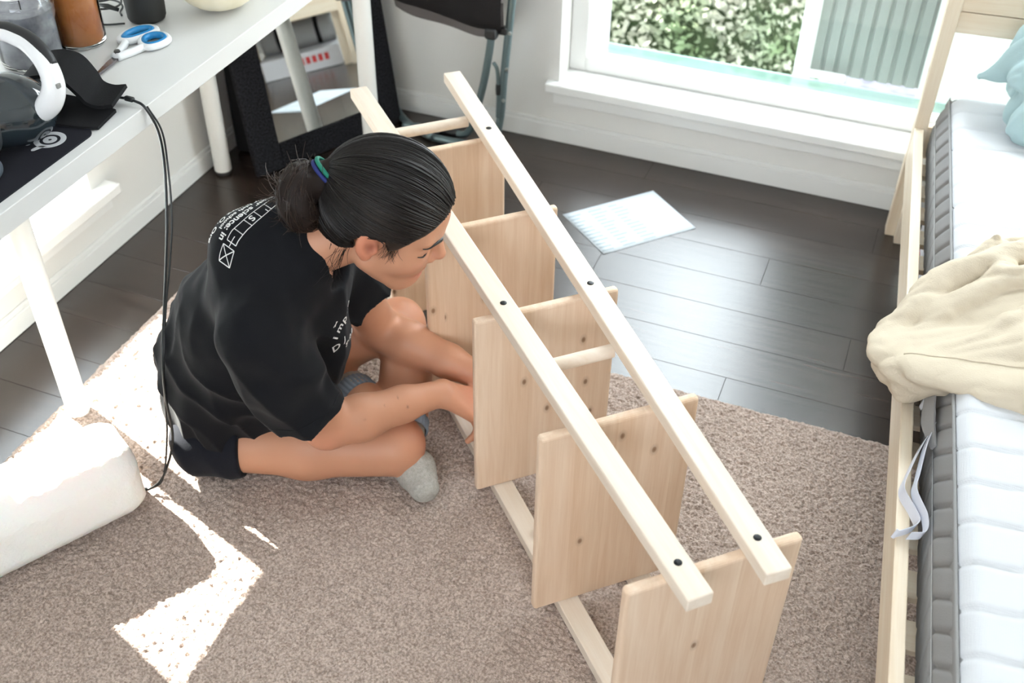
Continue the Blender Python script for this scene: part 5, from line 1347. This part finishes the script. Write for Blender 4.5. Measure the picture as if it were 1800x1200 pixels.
    def stroke(bm, pts, w):
        for (x0, y0), (x1, y1) in zip(pts[:-1], pts[1:]):
            L = math.hypot(x1-x0, y1-y0); n = max(1, int(L/0.008)); dx, dy = (y1-y0)/L*w/2, -(x1-x0)/L*w/2
            for i in range(n):
                a, b = i/n, (i+1)/n
                p = [(x0+(x1-x0)*a, y0+(y1-y0)*a), (x0+(x1-x0)*b, y0+(y1-y0)*b)]
                vs = [bm.verts.new((p[0][0]+dx, p[0][1]+dy, 0)), bm.verts.new((p[1][0]+dx, p[1][1]+dy, 0)), bm.verts.new((p[1][0]-dx, p[1][1]-dy, 0)), bm.verts.new((p[0][0]-dx, p[0][1]-dy, 0))]
                bm.faces.new(vs)
    def project(bm, O, ex, ey, name):
        ex, ey = np.array(ex, float), np.array(ey, float)
        bmesh.ops.triangulate(bm, faces=bm.faces)
        for _ in range(2):
            es = [e for e in bm.edges if e.calc_length() > 0.006]
            if es: bmesh.ops.subdivide_edges(bm, edges=es, cuts=1); bmesh.ops.triangulate(bm, faces=bm.faces)
        nn = np.cross(ex, ey)
        dirn = Vector(nn/np.linalg.norm(nn))
        for v in bm.verts:
            p = Vector(np.array(O)+ex*v.co.x+ey*v.co.y)
            loc, nrm, _, _ = bvh.ray_cast(p+dirn*0.15, -dirn)
            if loc is None: loc, nrm, _, _ = bvh.find_nearest(p)
            if nrm.dot(dirn) < 0: nrm = -nrm
            v.co = loc+nrm*0.0011
        me = bpy.data.meshes.new(name); bm.to_mesh(me); bm.free()
        return props(link(name, me, M_pr, t), kind='stuff')
    def layout(items):
        bm = bmesh.new()
        for it in items:
            if it[0] == 't':
                me = text_me(it[1], it[2], 0.0006); n0 = len(bm.verts); bm.from_mesh(me); bm.verts.ensure_lookup_table()
                a = it[5] if len(it) > 5 else 0
                for v in list(bm.verts)[n0:]:
                    x, y = v.co.x, v.co.y; v.co = Vector((it[3]+x*math.cos(a)-y*math.sin(a), it[4]+x*math.sin(a)+y*math.cos(a), 0))
                bpy.data.meshes.remove(me)
            else: stroke(bm, it[1], it[2])
        return bm
    s = 0.0022; it = []
    for i in range(6):
        x = i*0.0305; it.append(('s', [(x, 0.0), (x+0.0305, 0.0), (x+0.0305, 0.030), (x, 0.030), (x, 0.0)], s))
    it += [('s', [(0.012, 0.012), (0.022, 0.020)], s), ('s', [(0.04, 0.03), (0.04, 0.018)], s), ('s', [(0.07, 0.03), (0.07, 0.018)], s), ('t', 'S', 0.026, 0.1315-0.03, 0.005), ('s', [(0.167, 0.016), (0.193, 0.013)], s),
           ('s', [(0.195, -0.006), (0.232, -0.006), (0.232, 0.030), (0.195, 0.030), (0.195, -0.006)], s), ('s', [(0.195, -0.006), (0.232, 0.030)], s), ('s', [(0.195, 0.030), (0.232, -0.006)], s)]
    it += [('t', 'computer science: in', 0.0265, -0.030, -0.026), ('t', 'your high school', 0.021, 0.030, -0.049), ('t', 'swarz O. Org', 0.0245, 0.075, -0.074)]
    bm = layout(it)
    SR = lambda p: l2w(np.array(p, float))
    O, X1, Y1 = BACK_O, BACK_X, BACK_Y
    project(bm, SR(O), SR(X1), SR(Y1), 'back_print')
    it = [('t', 'i', 0.030, 0.004, 0.012, 0.9), ('t', 'm', 0.030, 0.012, 0.024, 0.75), ('t', 'p', 0.030, 0.031, 0.040, 0.6), ('t', 'r', 0.030, 0.048, 0.050, 0.4), ('t', 'o', 0.030, 0.061, 0.056, 0.25),
          ('t', 'D /', 0.030, 0.004, -0.030, 0.35), ('t', '9 9,9', 0.026, 0.040, -0.036, 0.0), ('s', [(-0.010, 0.055), (0.004, 0.064)], 0.003), ('s', [(0.0, 0.066), (-0.004, 0.053)], 0.003)]
    project(layout(it), SR(FRONT_O), SR(FRONT_X), SR(FRONT_Y), 'front_print')
BACK_O, BACK_X, BACK_Y = (0.237, -1.687, 0.665), (-0.564, 0.268, -0.36), (0.238, 0.635, 0.100)
FRONT_O, FRONT_X, FRONT_Y = (0.276, -1.589, 0.377), (0.64, -0.36, 0.08), (0.04, -0.16, 0.78)
person()
